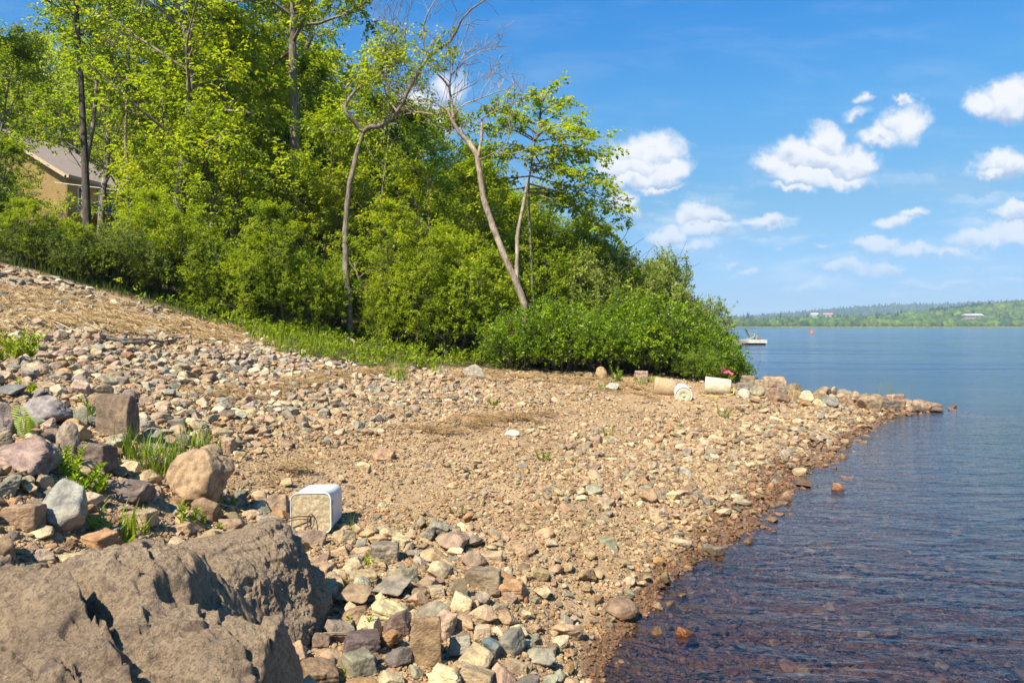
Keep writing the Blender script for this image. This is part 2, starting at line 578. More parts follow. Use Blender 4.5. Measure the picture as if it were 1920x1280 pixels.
def build_ground():
    xs = axis([(-3000, -600, 200), (-600, -100, 25), (-100, -30, 3), (-30, -12, .5), (-12, -4, .14), (-4, 5, .05), (5, 11, .12), (11, 30, .6), (30, 100, 3), (100, 3000, 25)])
    ys = axis([(-200, -20, 20), (-20, 0, 1), (0, 1.5, .2), (1.5, 7, .045), (7, 18, .1), (18, 40, .5), (40, 120, 2), (120, 640, 20), (640, 1100, 10), (1100, 2600, 50), (2600, 5000, 400)])
    X, Y = np.meshgrid(xs, ys)
    Z = height(X, Y)
    nearf = (1 - smooth(18, 30, Y)) * (1 - smooth(12, 20, np.abs(X)))
    Z = Z + nearf * (fbm2(X, Y, 1.1, 3) * .03 + fbm2(X, Y, 6, 3, 5.) * .008)
    Z = Z + smooth(690, 900, Y) * fbm2(X, Y, .006, 3) * 8
    nx, ny = len(xs), len(ys)
    V = np.stack([X.ravel(), Y.ravel(), Z.ravel()], 1)
    i = np.arange(nx * ny).reshape(ny, nx)
    F = np.stack([i[:-1, :-1].ravel(), i[:-1, 1:].ravel(), i[1:, 1:].ravel(), i[1:, :-1].ravel()], 1)
    soil = smooth(-0.15, 0.9, veg(V[:, 0], V[:, 1]) + fbm2(V[:, 0], V[:, 1], .9, 3) * .8) * (V[:, 2] > 0.05)
    o = obj("ground", new_mesh("ground", V, F, M_GROUND, {'soil': soil}, smooth=True))
    tag(o, kind="structure")


build_ground()


def build_water():
    m, t, out = mat("lake_water")
    geo = t.add('ShaderNodeNewGeometry')
    p = geo.outputs['Position']
    cd = t.vmath('LENGTH', t.vmath('SUBTRACT', p, (0.0, 0.0, 0.0)))   # metres from the beach corner: the lee water is calmer
    mp = t.add('ShaderNodeMapping'); t.put(mp.inputs[0], p)
    mp.inputs['Rotation'].default_value = (0, 0, R(-24)); mp.inputs['Scale'].default_value = (0.55, 1.5, 1)
    a = t.noise(mp.outputs[0], 2.6, 4, 0.55, 0.6)
    mp2 = t.add('ShaderNodeMapping'); t.put(mp2.inputs[0], p)
    mp2.inputs['Rotation'].default_value = (0, 0, R(12)); mp2.inputs['Scale'].default_value = (0.8, 1.6, 1)
    b = t.noise(mp2.outputs[0], 9.0, 4, 0.6, 0.3)
    h = t.math('ADD', t.math('MULTIPLY', a, 0.075), t.math('MULTIPLY', b, 0.022))
    mp4 = t.add('ShaderNodeMapping'); t.put(mp4.inputs[0], p)
    mp4.inputs['Rotation'].default_value = (0, 0, R(-9)); mp4.inputs['Scale'].default_value = (0.14, 0.5, 1)
    far_w = t.maprange(cd, 10.0, 60.0, 0.0, 1.0)
    h = t.math('ADD', h, t.math('MULTIPLY', t.math('MULTIPLY', t.noise(mp4.outputs[0], 1.0, 4, 0.55, 0.4), 0.62), far_w))
    mp5 = t.add('ShaderNodeMapping'); t.put(mp5.inputs[0], p)
    mp5.inputs['Rotation'].default_value = (0, 0, R(5)); mp5.inputs['Scale'].default_value = (0.022, 0.09, 1)
    h = t.math('ADD', h, t.math('MULTIPLY', t.math('MULTIPLY', t.noise(mp5.outputs[0], 1.0, 4, 0.6, 0.4), 3.6), far_w))
    # wind patches: long streaks of rougher water
    mp3 = t.add('ShaderNodeMapping'); t.put(mp3.inputs[0], p)
    mp3.inputs['Scale'].default_value = (0.010, 0.055, 1)
    patch = t.maprange(t.noise(mp3.outputs[0], 1.0, 5, 0.65, 0.5), 0.47, 0.68)
    st = t.math('MULTIPLY', t.maprange(cd, 3.0, 40.0, 0.48, 0.95), t.math('MULTIPLY_ADD', patch, 0.8, 0.62))
    bp = t.add('ShaderNodeBump')
    bp.inputs['Distance'].default_value = 1.0
    t.put(bp.inputs['Strength'], st); t.put(bp.inputs['Height'], h)
    fr = t.add('ShaderNodeFresnel'); fr.inputs[0].default_value = 1.42
    bq = t.add('ShaderNodeBump'); bq.inputs['Distance'].default_value = 1.0
    t.put(bq.inputs['Strength'], t.math('MULTIPLY', st, t.maprange(cd, 6.0, 22.0, 1.25, 0.32))); t.put(bq.inputs['Height'], h)
    t.put(fr.inputs['Normal'], bq.outputs[0])
    gl = t.add('ShaderNodeBsdfGlossy'); t.put(gl.inputs['Roughness'], t.math('MULTIPLY_ADD', st, 0.13, 0.01))
    gl.inputs['Color'].default_value = (0.80, 0.93, 1.0, 1)
    t.put(gl.inputs['Normal'], bp.outputs[0])
    tr = t.add('ShaderNodeBsdfTransparent'); tr.inputs[0].default_value = (0.66, 0.65, 0.69, 1)
    mx = t.add('ShaderNodeMixShader')
    t.put(mx.inputs[0], fr.outputs[0]); t.put(mx.inputs[1], tr.outputs[0]); t.put(mx.inputs[2], gl.outputs[0])
    t.put(out.inputs[0], mx.outputs[0])
    V = np.array([(-3000, -200, 0), (3000, -200, 0), (3000, 4500, 0), (-3000, 4500, 0)], float)
    o = obj("water", new_mesh("water", V, np.array([[0, 1, 2, 3]]), m))
    tag(o, kind="structure")


build_water()

# ------------------------------------------------------------------ rocks
_ico = {}


def ico(s):
    if s not in _ico:
        bm = bmesh.new()
        bmesh.ops.create_icosphere(bm, subdivisions=s, radius=1)
        V = np.array([v.co[:] for v in bm.verts]); V /= np.linalg.norm(V, axis=1)[:, None]
        F = np.array([[v.index for v in f.verts] for f in bm.faces])
        bm.free()
        _ico[s] = (V, F)
    return _ico[s]


def rock_shape(seed, sub=4, nplanes=14, hard=14.0, namp=0.06, nscale=2.2, boxy=0.0):
    """a stone: a soft-edged convex polytope roughened by noise; bounding box is [-1,1]"""
    r = np.random.default_rng(seed)
    V, F = ico(sub)
    n = r.normal(size=(nplanes, 3)); n /= np.linalg.norm(n, axis=1)[:, None]
    if boxy: n = np.concatenate([n, np.array([(1, .1, 0), (-1, 0, .15), (0, 1, .1), (.1, -1, 0), (0, .1, 1), (.1, 0, -1)])]); n /= np.linalg.norm(n, axis=1)[:, None]
    d = r.uniform(0.62, 1.0, len(n))
    if boxy: d[-6:] = r.uniform(.55, .7, 6)
    q = np.maximum(V @ n.T, 0) / d
    s = (np.sum(q ** hard, axis=1) + 1e-9) ** (1 / hard)
    p = V / s[:, None]
    nn = fbm(V * nscale + seed * 3.7, 4, .55)
    p = p * (1 + namp * nn)[:, None]
    lo, hi = p.min(0), p.max(0)
    return (p - (lo + hi) / 2) / ((hi - lo) / 2), F


NVAR = 16
ROCKV = []
for k in range(NVAR):
    rd = k % 3
    V_, F_ = rock_shape(100 + k, 5, [7, 9, 14][rd], [60, 40, 16][rd], [.07, .09, .06][rd], 2.8, boxy=(k % 5 == 0))
    ROCKV.append((V_, F_))
ROCKM = [new_mesh("stone", v, f, M_STONE, smooth=True) for v, f in ROCKV]
ROCKS = [new_mesh("stone", *rock_shape(100 + k, 3, 14, 9, .05), M_STONE, smooth=True) for k in range(6)]

PAL = {'tan': (.39, .30, .20), 'pinkish': (.38, .285, .215), 'grey': (.27, .25, .215), 'blue grey': (.22, .215, .195), 'rusty': (.35, .215, .12),
       'purple brown': (.25, .185, .145), 'cream': (.50, .415, .30), 'greenish grey': (.27, .265, .21), 'brown': (.28, .20, .135), 'olive': (.25, .215, .135), 'dark': (.13, .11, .09)}
PAL = {k: (v[0] * 1.0, v[1] * .93, v[2] * .79) for k, v in PAL.items()}
PN = list(PAL)
PW_up = np.array([.22, .18, .19, .04, .06, .07, .14, .06, .04, 0, 0])
PW_low = np.array([.30, .14, .12, .03, .07, .05, .13, .05, .11, 0, 0])

ZT = np.array([(50, 560, .65, .11), (0, 540, .7, .11), (100, 620, .35, .09), (260, 600, .3, .08), (400, 625, .3, .09), (200, 680, 1, .095), (450, 690, 1, .09), (100, 720, 1, .09), (350, 760, 1, .085), (600, 740, 1, .08), (700, 760, .8, .07),
               (450, 830, .9, .07), (600, 820, .45, .07), (850, 740, .8, .07), (1000, 745, .55, .06), (800, 800, .35, .06), (1000, 790, .2, .05), (560, 870, .02, .03), (480, 890, .03, .03), (640, 860, .03, .03), (850, 820, .10, .04), (950, 815, .10, .04), (780, 900, .06, .035), (640, 930, .06, .035), (1080, 785, .10, .045), (1180, 765, .12, .045), (1000, 870, .22, .045), (800, 850, .10, .04), (700, 920, .08, .035), (900, 880, .18, .05),
               (1200, 752, .22, .05), (1300, 775, .25, .05), (1100, 840, .5, .06), (1300, 830, .75, .075), (1450, 800, .7, .07), (1550, 800, .8, .07), (1100, 900, .45, .055), (1300, 900, .6, .06), (1400, 930, .55, .055),
               (900, 950, .25, .045), (1150, 1000, .35, .05), (1300, 1000, .45, .045), (850, 1030, .6, .075), (700, 1050, .85, .08), (650, 1150, 1, .085), (800, 1200, 1, .085), (950, 1100, .5, .055), (1000, 1200, .6, .07), (1100, 1100, .35, .045),
               (1150, 1230, .25, .035), (950, 1270, .8, .075), (500, 960, .9, .085), (600, 1270, .9, .085), (250, 1020, .5, .06), (100, 960, .7, .08), (250, 880, .8, .09), (1400, 1200, .5, .05), (1700, 1100, .4, .06), (1800, 1250, .5, .06), (1600, 900, .3, .05), (750, 690, .6, .08), (900, 710, .3, .06), (1100, 730, .4, .06)])


def zone(px, py):
    a = np.zeros((len(px), 2))
    for k in range(0, len(px), 20000):
        s = slice(k, k + 20000)
        d2 = (px[s, None] - ZT[None, :, 0]) ** 2 + ((py[s, None] - ZT[None, :, 1]) * 1.6) ** 2 + 200
        w_ = 1 / d2 ** 2.4
        w_ /= w_.sum(1)[:, None]
        a[s, 0] = w_ @ ZT[:, 2]; a[s, 1] = w_ @ ZT[:, 3]
    return a[:, 0], a[:, 1]


STONES = []     # individual stones already placed: x, y, radius


def stone_colour(name, r=random):
    c = PAL[name]
    k = r.uniform(.82, 1.2)
    return tuple(min(.75, x * k * r.uniform(.95, 1.05)) for x in c)


def place_rock(px0, px1, pyt, pyb, colour, label, cat="rock", name="rock", mesh=None, var=None, sink=.22, group=None, hmul=1.0, yaw=None, depth=None, tilt=0.0, D=None):
    """a rock seen between px0..px1 and pyt..pyb, set on the ground where its foot stands"""
    pxc = (px0 + px1) / 2
    h0 = hit(pxc, pyb) if D is None else np.array([pdir(pxc, pyb)[0] * D, D, 0])
    if D is None and h0[2] < -.012:          # its foot is where it breaks the water
        Dn = -CAMH / pdir(pxc, pyb)[2]
    else: Dn = h0[1]
    wd = (px1 - px0) / 1280 * Dn
    dp = (depth or .85) * wd
    sn = (pyb - 612) / 1280
    hh = max(.42 * wd, ((pyb - pyt) / 1280 * Dn - dp * .55 * sn)) * hmul
    y = Dn + dp * .42
    x = pdir(pxc, pyb)[0] * y
    z = hz(x, y)
    H = hh * (1 + sink)
    me = mesh or ROCKM[(random.randrange(NVAR)) if var is None else var]
    zc = z + H / 2 - H * sink
    if z < -.012:                            # stands on the bed and shows above the surface
        top_z = .75 * hh; H = (top_z - z) * 1.12; zc = top_z - H / 2; wd *= 1.12; dp *= 1.12
    o = obj(name, me, loc=(x, y, zc))
    o.scale = (wd / 2, dp / 2, H / 2)
    o.rotation_euler = (tilt, 0, random.uniform(-.3, .3) if yaw is None else yaw)
    o["col"] = stone_colour(colour) if isinstance(colour, str) else colour
    tag(o, label, cat, group)
    STONES.append((x, y, max(wd, dp) / 2))
    return o


# the two great boulders in the left corner
def unit_(v):
    return v / np.linalg.norm(v, axis=1)[:, None]


def big_rock(seed, sub, sc, groove_dir, gamp, hard=26, planes=15):
    r = np.random.default_rng(seed)
    V, F = ico(sub)
    n = r.normal(size=(planes, 3)); n[:, 2] = np.abs(n[:, 2]) * .8 - .1; n /= np.linalg.norm(n, axis=1)[:, None]
    n = np.concatenate([n, [(0, 0, -1)]])
    d = r.uniform(.76, 1.0, len(n))
    q = np.maximum(V @ n.T, 0) / d
    s = (np.sum(q ** hard, axis=1) + 1e-9) ** (1 / hard)
    for cnt, lo_, wv in ((90, .93, .10), (700, .975, .05)):      # chiselled facets, large and small
        nf = r.normal(size=(cnt, 3)); nf /= np.linalg.norm(nf, axis=1)[:, None]
        Vw = unit_(V + wv * np.stack([perlin(V * 3 + 11 * k + seed) for k in range(3)], 1))
        s = s * (np.maximum(Vw @ (nf / r.uniform(lo_, 1.0, cnt)[:, None]).T, 0).max(1))
    p = V / s[:, None] * np.array(sc)
    g = np.array(groove_dir, float); g /= np.linalg.norm(g)
    along = p @ g
    warp = fbm(p * 2.2 + seed, 3)[:, None] * .10
    across = (p + warp) - along[:, None] * g
    # clefts that run down the rock, with sharp bottoms and blunt backs
    q1 = across * 2.5 + (along * .7)[:, None] * g + seed
    rd = fbm(q1, 2, .5)
    cleft = -np.maximum(0, 1 - np.abs(rd) * 9) ** 1.2 * smooth(-.25, .25, perlin(p * 2.1 + 40 + seed))
    rd2 = fbm(across * 9.5 + (along * 2.0)[:, None] * g + 3 * seed, 3, .55)
    cleft2 = -np.maximum(0, 1 - np.abs(rd2) * 9) ** 1.2 * smooth(0, .3, perlin(p * 3.1 + 70 + seed))
    # broken ledges
    nb = fbm(p * 2.3 + seed * 1.3, 3, .5)
    e = nb * 3.2
    ledge = (np.floor(e) + smooth(.0, .22, e - np.floor(e))) / 3.2
    n2 = fbm(p * 13 + 5 + seed, 4, .62, ridged=True)
    n3 = fbm(p * 48 + 9, 4, .65)
    nrm = p / (np.array(sc) ** 2); nrm /= np.linalg.norm(nrm, axis=1)[:, None]
    disp = gamp * cleft + gamp * .22 * cleft2 + .045 * ledge + .006 * (n2 - 1) + .0045 * n3
    return p + nrm * disp[:, None], F


def mat_boulder():
    m, t, out = mat("boulder_rock")
    geo = t.add('ShaderNodeNewGeometry')
    p = geo.outputs['Position']
    n = t.noise(p, 5, 7, .68, .3)
    n2 = t.noise(p, 70, 7, .8)
    n3 = t.noise(p, 230, 4, .75)
    n4 = t.noise(p, 19, 6, .72, .5)
    c = t.ramp(n, [(.3, (.29, .20, .13)), (.5, (.45, .315, .195)), (.7, (.58, .425, .265))])
    c = t.mix(t.maprange(n2, .44, .62, 0, .85), c, (.16, .11, .085))
    c = t.mix(t.maprange(n3, .52, .66, 0, .7), c, (.46, .34, .21))
    c = t.mix(t.maprange(n4, .54, .64, 0, .6), c, (.15, .105, .09))
    h = t.math('ADD', t.math('ADD', n2, t.math('MULTIPLY', n3, .45)), t.math('MULTIPLY', n4, 1.6))
    principled(t, out, c, .88, bump(t, h, 1.0, .02), .25)
    return m


M_BOULD = mat_boulder()


def corner_boulder():
    """the near boulder: three masses of rock with planar faces, a deep cleft between them, roughened all over"""
    xs, ys = np.arange(-2.4, -.5, .005), np.arange(1.35, 2.8, .005)
    X, Y = np.meshgrid(xs, ys)
    q = np.stack([X.ravel(), Y.ravel(), np.zeros(X.size)], 1)
    wx = perlin(q * 3.1 + 5).reshape(X.shape) * .05 + perlin(q * 9 + 1).reshape(X.shape) * .014
    wy = perlin(q * 3.1 + 25).reshape(X.shape) * .05 + perlin(q * 9 + 31).reshape(X.shape) * .014
    x, y = X + wx, Y + wy
    mn = lambda *a: np.minimum.reduce(a)
    # line of the deep cleft, from up left to down right
    ax_, ay_, bx_, by_ = -1.47, 2.16, -1.02, 1.80
    L = math.hypot(bx_ - ax_, by_ - ay_); nx_, ny_ = -(by_ - ay_) / L, (bx_ - ax_) / L
    d = (x - ax_) * nx_ + (y - ay_) * ny_
    m1 = mn(.865 + .10 * (x + 1.25), .90 - 2.2 * (y - 2.42), .78 - .75 * (x + 1.14) + .25 * (y - 2.2), .80 + .42 * (y - 2.15), .83 - .16 * (x + 1.2) + .30 * (y - 2.2), .82 - 1.9 * (x + 1.12))
    m1 = m1 - .085 * np.exp(-((d - .03) / .045) ** 2) * smooth(2.25, 2.05, y)
    m2 = mn(.715 + .05 * (x + .9), .70 - 1.7 * (y - 2.16), .70 - .28 * (x + .86) + .1 * (y - 2.0), .68 - 5.0 * (x + .755), .73 + .35 * (y - 2.0))
    m3 = mn(.80 + .34 * (y - 2.0), .83 - .05 * (x + 1.6), .82 - 4.0 * np.maximum(d + .015, 0) * 1.0, .86 - 1.0 * (y - 2.12))
    z = np.logaddexp.reduce([m1 * 70, m2 * 70, m3 * 70]) / 70
    # parallel cracks running down the right face, stepped strata
    u = (x * .56 + y * .83)
    s1 = fbm(np.stack([u.ravel() * 4.6, (x * -.83 + y * .56).ravel() * 1.1, z.ravel() * 1.5], 1), 2, .5).reshape(X.shape)
    crack = np.maximum(0, 1 - np.abs(s1) * 11)
    z = z - .022 * crack * smooth(-1.75, -1.2, X) * smooth(-.35, .2, perlin(q * 2.7 + 60).reshape(X.shape))
    st = fbm(np.stack([X.ravel() * 2.2, Y.ravel() * 2.2, z.ravel() * 3], 1) + 9, 3).reshape(X.shape) * 4
    z = z + .030 * (np.floor(st) + smooth(.0, .15, st - np.floor(st)))
    p3 = np.stack([X.ravel(), Y.ravel(), z.ravel()], 1)
    z = z + (.022 * (fbm(p3 * 5 + 3, 2, .5, ridged=True) - .5) + .007 * (fbm(p3 * 14 + 3, 3, .55, ridged=True) - .5) + 0.0045 * (fbm(p3 * 30, 3, .6, ridged=True) - .5) + .0050 * fbm(p3 * 60, 3, .7)).reshape(X.shape)
    edge = np.minimum.reduce([X - xs[0], xs[-1] - X, Y - ys[0], ys[-1] - Y])
    z = np.maximum(z, .10)
    V = np.stack([X.ravel(), Y.ravel(), z.ravel()], 1)
    i = np.arange(X.size).reshape(X.shape)
    F = np.stack([i[:-1, :-1].ravel(), i[:-1, 1:].ravel(), i[1:, 1:].ravel(), i[1:, :-1].ravel()], 1)
    keep = (V[F][:, :, 2].max(1) > .1001)
    me = new_mesh("boulder", V - np.array([-1.45, 2.1, .3]), F[keep], M_BOULD, smooth=True)
    o = obj("boulder", me, loc=(-1.45, 2.1, .262))
    tag(o, "huge brown ribbed boulder filling the lower left corner", "boulder")


corner_boulder()
bv, bf = big_rock(23, 8, (.47, .41, .36), (.75, -.5, -.3), .04)
o = obj("boulder", new_mesh("boulder", bv, bf, M_BOULD, smooth=True), loc=(-1.24, 3.02, .42)); o.rotation_euler = (0, R(8), R(-20))
tag(o, "large rounded brown boulder lying just behind the huge ribbed one", "boulder")
STONES += [(-1.5, 2.2, .75), (-1.24, 3.02, .42)]

HERO = [
    (302, 435, 830, 950, 'tan', "big tan boulder with a flat sunlit face beside the grass clump", 4, {'hmul': 1.0, 'depth': .8}),
    (66, 172, 895, 1008, (.30, .29, .25), "smooth blue grey boulder left of the broad bladed grass", 2, {}),
    (-14, 125, 820, 897, (.33, .23, .19), "broad flat topped pinkish boulder at the left edge", 1, {'depth': .9}),
    (38, 132, 736, 795, (.27, .235, .22), "rounded grey boulder behind the fern", 8, {}),
    (184, 260, 739, 828, (.21, .15, .105), "tall blocky dark brown stone standing upright on the bank", 0, {'depth': .6, 'hmul': 1.1}),
    (130, 172, 760, 802, 'greenish grey', "greenish pale stone between the rounded grey and the upright brown one", 11, {}),
    (-22, 34, 748, 815, (.3, .24, .22), "grey brown boulder cut by the left edge behind the fern", 7, {}),
    (150, 216, 827, 885, (.17, .125, .105), "dark brown stone in the middle of the boulder heap", 10, {}),
    (14, 80, 946, 1005, 'brown', "squat brown boulder left of the smooth blue grey one", 5, {}),
    (190, 280, 897, 950, (.2, .15, .125), "flat purplish slab above the broad bladed grass", 3, {'depth': 1.0}),
    (360, 417, 928, 981, 'brown', "shaded brown stone at the foot of the big tan boulder", 6, {}),
    (417, 453, 957, 981, 'olive', "small rounded olive stone right of the tan boulder's foot", 8, {}),
    (-12, 46, 731, 752, (.2, .2, .19), "dark grey flat stone at the top of the boulder heap", 12, {}),
    (107, 152, 787, 852, (.30, .23, .17), "knobbly tan brown stone right of the fern", 9, {}),
    (208, 244, 871, 897, 'purple brown', "small mauve stone at the foot of the dark brown one", 14, {}),
    (48, 104, 997, 1020, 'cream', "yellowish flat stone in front of the squat brown boulder", 2, {}),
    (235, 292, 956, 995, 'pinkish', "pale pinkish stone behind the broad bladed grass", 5, {}),
    (860, 913, 1028, 1066, 'purple brown', "rounded purple brown stone above the angular slab", 8, {}),
    (868, 943, 1060, 1105, (.24, .18, .115), "angular brown slab in the middle of the lower beach", 0, {'depth': .7}),
    (767, 830, 1153, 1243, (.30, .20, .11), "tall layered rust tan stone standing at bottom centre", 15, {'depth': .6, 'hmul': 1.1}),
    (902, 945, 1193, 1232, (.10, .13, .14), "dark slate blue stone near the bottom centre", 6, {}),
    (985, 1042, 1208, 1250, (.29, .27, .2), "smooth grey oval stone right of the slate blue one", 2, {}),
    (887, 920, 1167, 1202, 'cream', "pale block stone just above the slate blue one", 5, {}),
    (1130, 1200, 1123, 1165, (.24, .16, .105), "large brown stone at the water's edge", 9, {}),
    (607, 667, 1153, 1205, (.23, .18, .14), "smooth brown stone right beside the rounded boulder", 14, {}),
    (628, 700, 1098, 1137, (.3, .21, .13), "wide tan brown stone above the smooth brown one", 12, {}),
    (718, 773, 1133, 1190, (.23, .15, .115), "reddish brown stone left of the tall layered one", 7, {}),
    (720, 775, 1212, 1253, (.16, .13, .11), "dark angular stone left below the tall layered one", 3, {}),
    (690, 752, 1010, 1055, (.24, .2, .15), "layered grey brown stone right of the square pail", 10, {}),
    (703, 757, 1170, 1215, 'rusty', "rust coloured stone left of the tall layered one", 13, {}),
    (643, 715, 1188, 1227, (.14, .10, .09), "purple black jagged stone near the rounded boulder", 15, {}),
    (847, 892, 1147, 1180, 'tan', "tan wedge stone above the pale block", 1, {}),
    (842, 883, 1080, 1128, 'purple brown', "mauve stone left of the angular brown slab", 11, {}),
    (813, 880, 1000, 1032, (.3, .21, .15), "wide pinkish brown stone right of the grass sprig", 4, {}),
    (541, 613, 988, 1028, (.3, .21, .155), "flat reddish stone leaning against the front of the square pail", 3, {'depth': .5}),
    (1255, 1297, 1007, 1033, 'cream', "pale cream stone close to the waterline", 6, {}),
    (1198, 1235, 912, 942, 'brown', "rounded brown stone in the middle of the pebble beach", 8, {}),
    (1267, 1305, 1165, 1192, (.4, .17, .06), "round wet orange stone standing in the shallow water", 14, {}),
    (1557, 1583, 900, 918, (.4, .2, .1), "small orange stone standing alone in the water", 9, {}),
    (1220, 1245, 1170, 1190, (.28, .19, .08), "small wet ochre stone beside the large brown waterside one", 11, {}),
    (1490, 1520, 895, 912, 'brown', "flat brown stone lapped by the water at the beach's edge", 12, {}),
    (1315, 1336, 1017, 1040, 'greenish grey', "left of two grey stones touching at the waterline", 2, {}),
    (1333, 1355, 1018, 1040, 'grey', "right of two grey stones touching at the waterline", 5, {}),
    (697, 740, 838, 866, (.42, .26, .16), "flat pink orange stone lying on the bare gravel", 3, {'depth': .9}),
    (668, 697, 864, 888, 'cream', "pale boxy stone left below the flat pink orange one", 6, {}),
    (866, 912, 682, 711, (.29, .25, .2), "grey wedge boulder at the edge of the grass", 1, {}),
    (945, 975, 805, 820, (.6, .52, .4), "whitish stone alone on the bare gravel strip", 2, {}),
    (1115, 1140, 686, 714, (.38, .25, .13), "upright orange tan stone in front of the bush", 9, {}),
    (1187, 1216, 694, 716, (.36, .26, .19), "rough pinkish stone in front of the bush left of the concrete plugs", 10, {}),
    (1094, 1114, 697, 712, 'brown', "small brown stone left of the upright orange tan one", 4, {}),
    (1133, 1162, 718, 736, (.36, .34, .28), "pale flat grey stone below the upright orange tan one", 12, {}),
]
for (a, b, c_, d_, col, lab, var, kw) in HERO:
    place_rock(a, b, c_, d_, col, lab, var=var, **kw)

# the spit of piled rocks that ends in the water
GR = [(220, 375, 65, 160, (.38, .27, .18), "biggest tan block on top of the rock spit"), (150, 250, 108, 172, 'pinkish', "pinkish stone left below the biggest tan block"),
      (38, 137, 80, 166, (.24, .19, .12), "mossy brown stone at the bush end of the rock spit"), (8, 120, 150, 192, 'grey', "flat grey stone below the mossy brown one"),
      (110, 215, 165, 230, 'greenish grey', "grey green stone next to the white one of the spit"), (20, 110, 190, 250, (.55, .48, .36), "whitish stone at the bush end of the spit"),
      (275, 420, 205, 288, (.24, .15, .10), "dark brown wedge in front of the rock spit"), (385, 540, 140, 216, 'brown', "long brown stone right of the biggest tan block"),
      (510, 635, 205, 280, (.5, .38, .24), "pale cream tan stone in the middle of the spit"), (590, 740, 160, 222, (.3, .21, .15), "broad flat brown stone on the spit's crest"),
      (690, 822, 245, 320, (.2, .19, .155), "grey angular stone in front of the spit's middle"), (735, 820, 150, 205, 'tan', "pointed tan stone on the spit's crest"),
      (825, 940, 185, 232, 'grey', "low grey stone on the crest right of the pointed tan one"), (935, 1030, 190, 250, 'pinkish', "pinkish stone on the crest by a leafy sprig"),
      (1010, 1172, 250, 356, (.29, .21, .13), "large tan brown block leaning at the spit's waterside foot"), (1025, 1130, 215, 262, 'brown', "brown flat stone above the leaning block"),
      (1130, 1250, 250, 326, 'purple brown', "purplish stone right of the leaning block"), (1228, 1336, 213, 285, (.4, .25, .17), "rounded salmon stone beside the reeds"),
      (1175, 1305, 300, 352, (.16, .13, .10), "dark low stone between the leaning block and the water"), (1258, 1362, 280, 342, 'brown', "brown rounded stone below the salmon one"),
      (1338, 1432, 265, 312, (.26, .18, .13), "low brown stone right of the salmon one"), (1445, 1560, 284, 328, (.3, .21, .14), "left of two flat stones at the spit's tip"),
      (1550, 1662, 286, 332, (.3, .2, .13), "right of two flat stones at the spit's tip"), (1390, 1472, 328, 360, (.2, .15, .1), "low wet stone left of the dark round one at the tip"),
      (1464, 1526, 318, 366, (.13, .105, .085), "dark round stone in the water at the tip"), (1514, 1590, 320, 356, (.24, .15, .1), "small reddish stone under the tip's flat ones"),
      (1590, 1672, 332, 358, (.17, .13, .1), "last low dark stone of the rock spit"), (1744, 1806, 308, 326, (.28, .15, .09), "lone flat stone in the water beyond the spit"),
      (520, 600, 275, 320, 'rusty', "rusty stone half sunk before the spit"), (620, 720, 272, 318, 'cream', "cream flat stone before the spit's middle"), (820, 900, 225, 300, 'brown', "brown stone filling the spit below its crest"),
      (900, 960, 240, 300, 'tan', "tan stone left of the leaning block"), (440, 520, 200, 262, 'tan', "tan stone right of the dark brown wedge"), (240, 330, 180, 225, 'pinkish', "dusky pink stone under the biggest tan block"),
      (330, 400, 165, 215, 'grey', "grey stone right under the biggest tan block"), (640, 720, 215, 260, 'tan', "small tan stone under the crest's flat brown one"), (1080, 1180, 236, 262, 'brown', "thin brown stone above the purplish one")]
for k, (a, b, c_, d_, col, lab) in enumerate(GR):
    s_ = 4.364
    base = 690 + d_ / s_
    x0, x1 = 1380 + a / s_, 1380 + b / s_
    xm = (x0 + x1) / 2; hw_ = (x1 - x0) * .60
    place_rock(xm - hw_, xm + hw_, 690 + c_ / s_ - 2, base, col, lab, group="rocks piled up in the spit", hmul=1.3, sink=.3, var=(k * 5) % NVAR)

# ---- loose stones scattered over the beach
def scatter_region(n, y0, y1, xl=-1.05, xr=0.95):
    y = rng.uniform(y0, y1, n)
    x = rng.uniform(xl * y1 * .8, xr * y1 * .8, n)
    ok = (x > -.82 * y - 1.0) & (x < .80 * y + .8)
    return x[ok], y[ok]


def sample_stones():
    bx, by = [], []
    for (y0, y1, dn) in ((1.6, 4.2, 420), (4.2, 6.5, 320), (6.5, 10.5, 260), (10.5, 15.5, 170), (15.5, 26, 60)):
        area = (y1 - y0) * (1.85 * y1 * .8)
        x, y = scatter_region(int(area * dn), y0, y1)
        bx.append(x); by.append(y)
    x, y = np.concatenate(bx), np.concatenate(by)
    z = height(x, y)
    px, py = proj(x, y, z)
    cov, med = zone(px, py)
    ok = (z > -.40 - .5 * rng.random(len(z))) & (veg(x, y) < .3) & ~((y > 15.0) & ((x < 6.0) | (z > -.15)))
    s = med * np.exp(rng.normal(0, .42, len(x)))
    s = np.clip(s, .022, .17)
    s = s * np.where(z < 0, .9, 1)
    ok &= rng.random(len(x)) < np.clip(cov * 1.1, 0, 1)
    idx = np.argsort(-s)
    idx = idx[ok[idx]]
    cell = .14
    grid = {}
    for (gx, gy, gr) in STONES:
        for i in range(int((gx - gr) // cell), int((gx + gr) // cell) + 1):
            for j in range(int((gy - gr) // cell), int((gy + gr) // cell) + 1):
                grid.setdefault((i, j), []).append((gx, gy, gr * .95))
    keep = []
    for i in idx:
        xi, yi, si = x[i], y[i], s[i]
        ci, cj = int(xi // cell), int(yi // cell)
        bad = False
        for a in (-1, 0, 1):
            for b in (-1, 0, 1):
                for (qx, qy, qr) in grid.get((ci + a, cj + b), ()):
                    if (qx - xi) ** 2 + (qy - yi) ** 2 < (qr + .40 * si) ** 2: bad = True; break
                if bad: break
            if bad: break
        if bad: continue
        grid.setdefault((ci, cj), []).append((xi, yi, .40 * si))
        keep.append(i)
    keep = np.array(keep)
    return x[keep], y[keep], z[keep], s[keep], px[keep], py[keep]


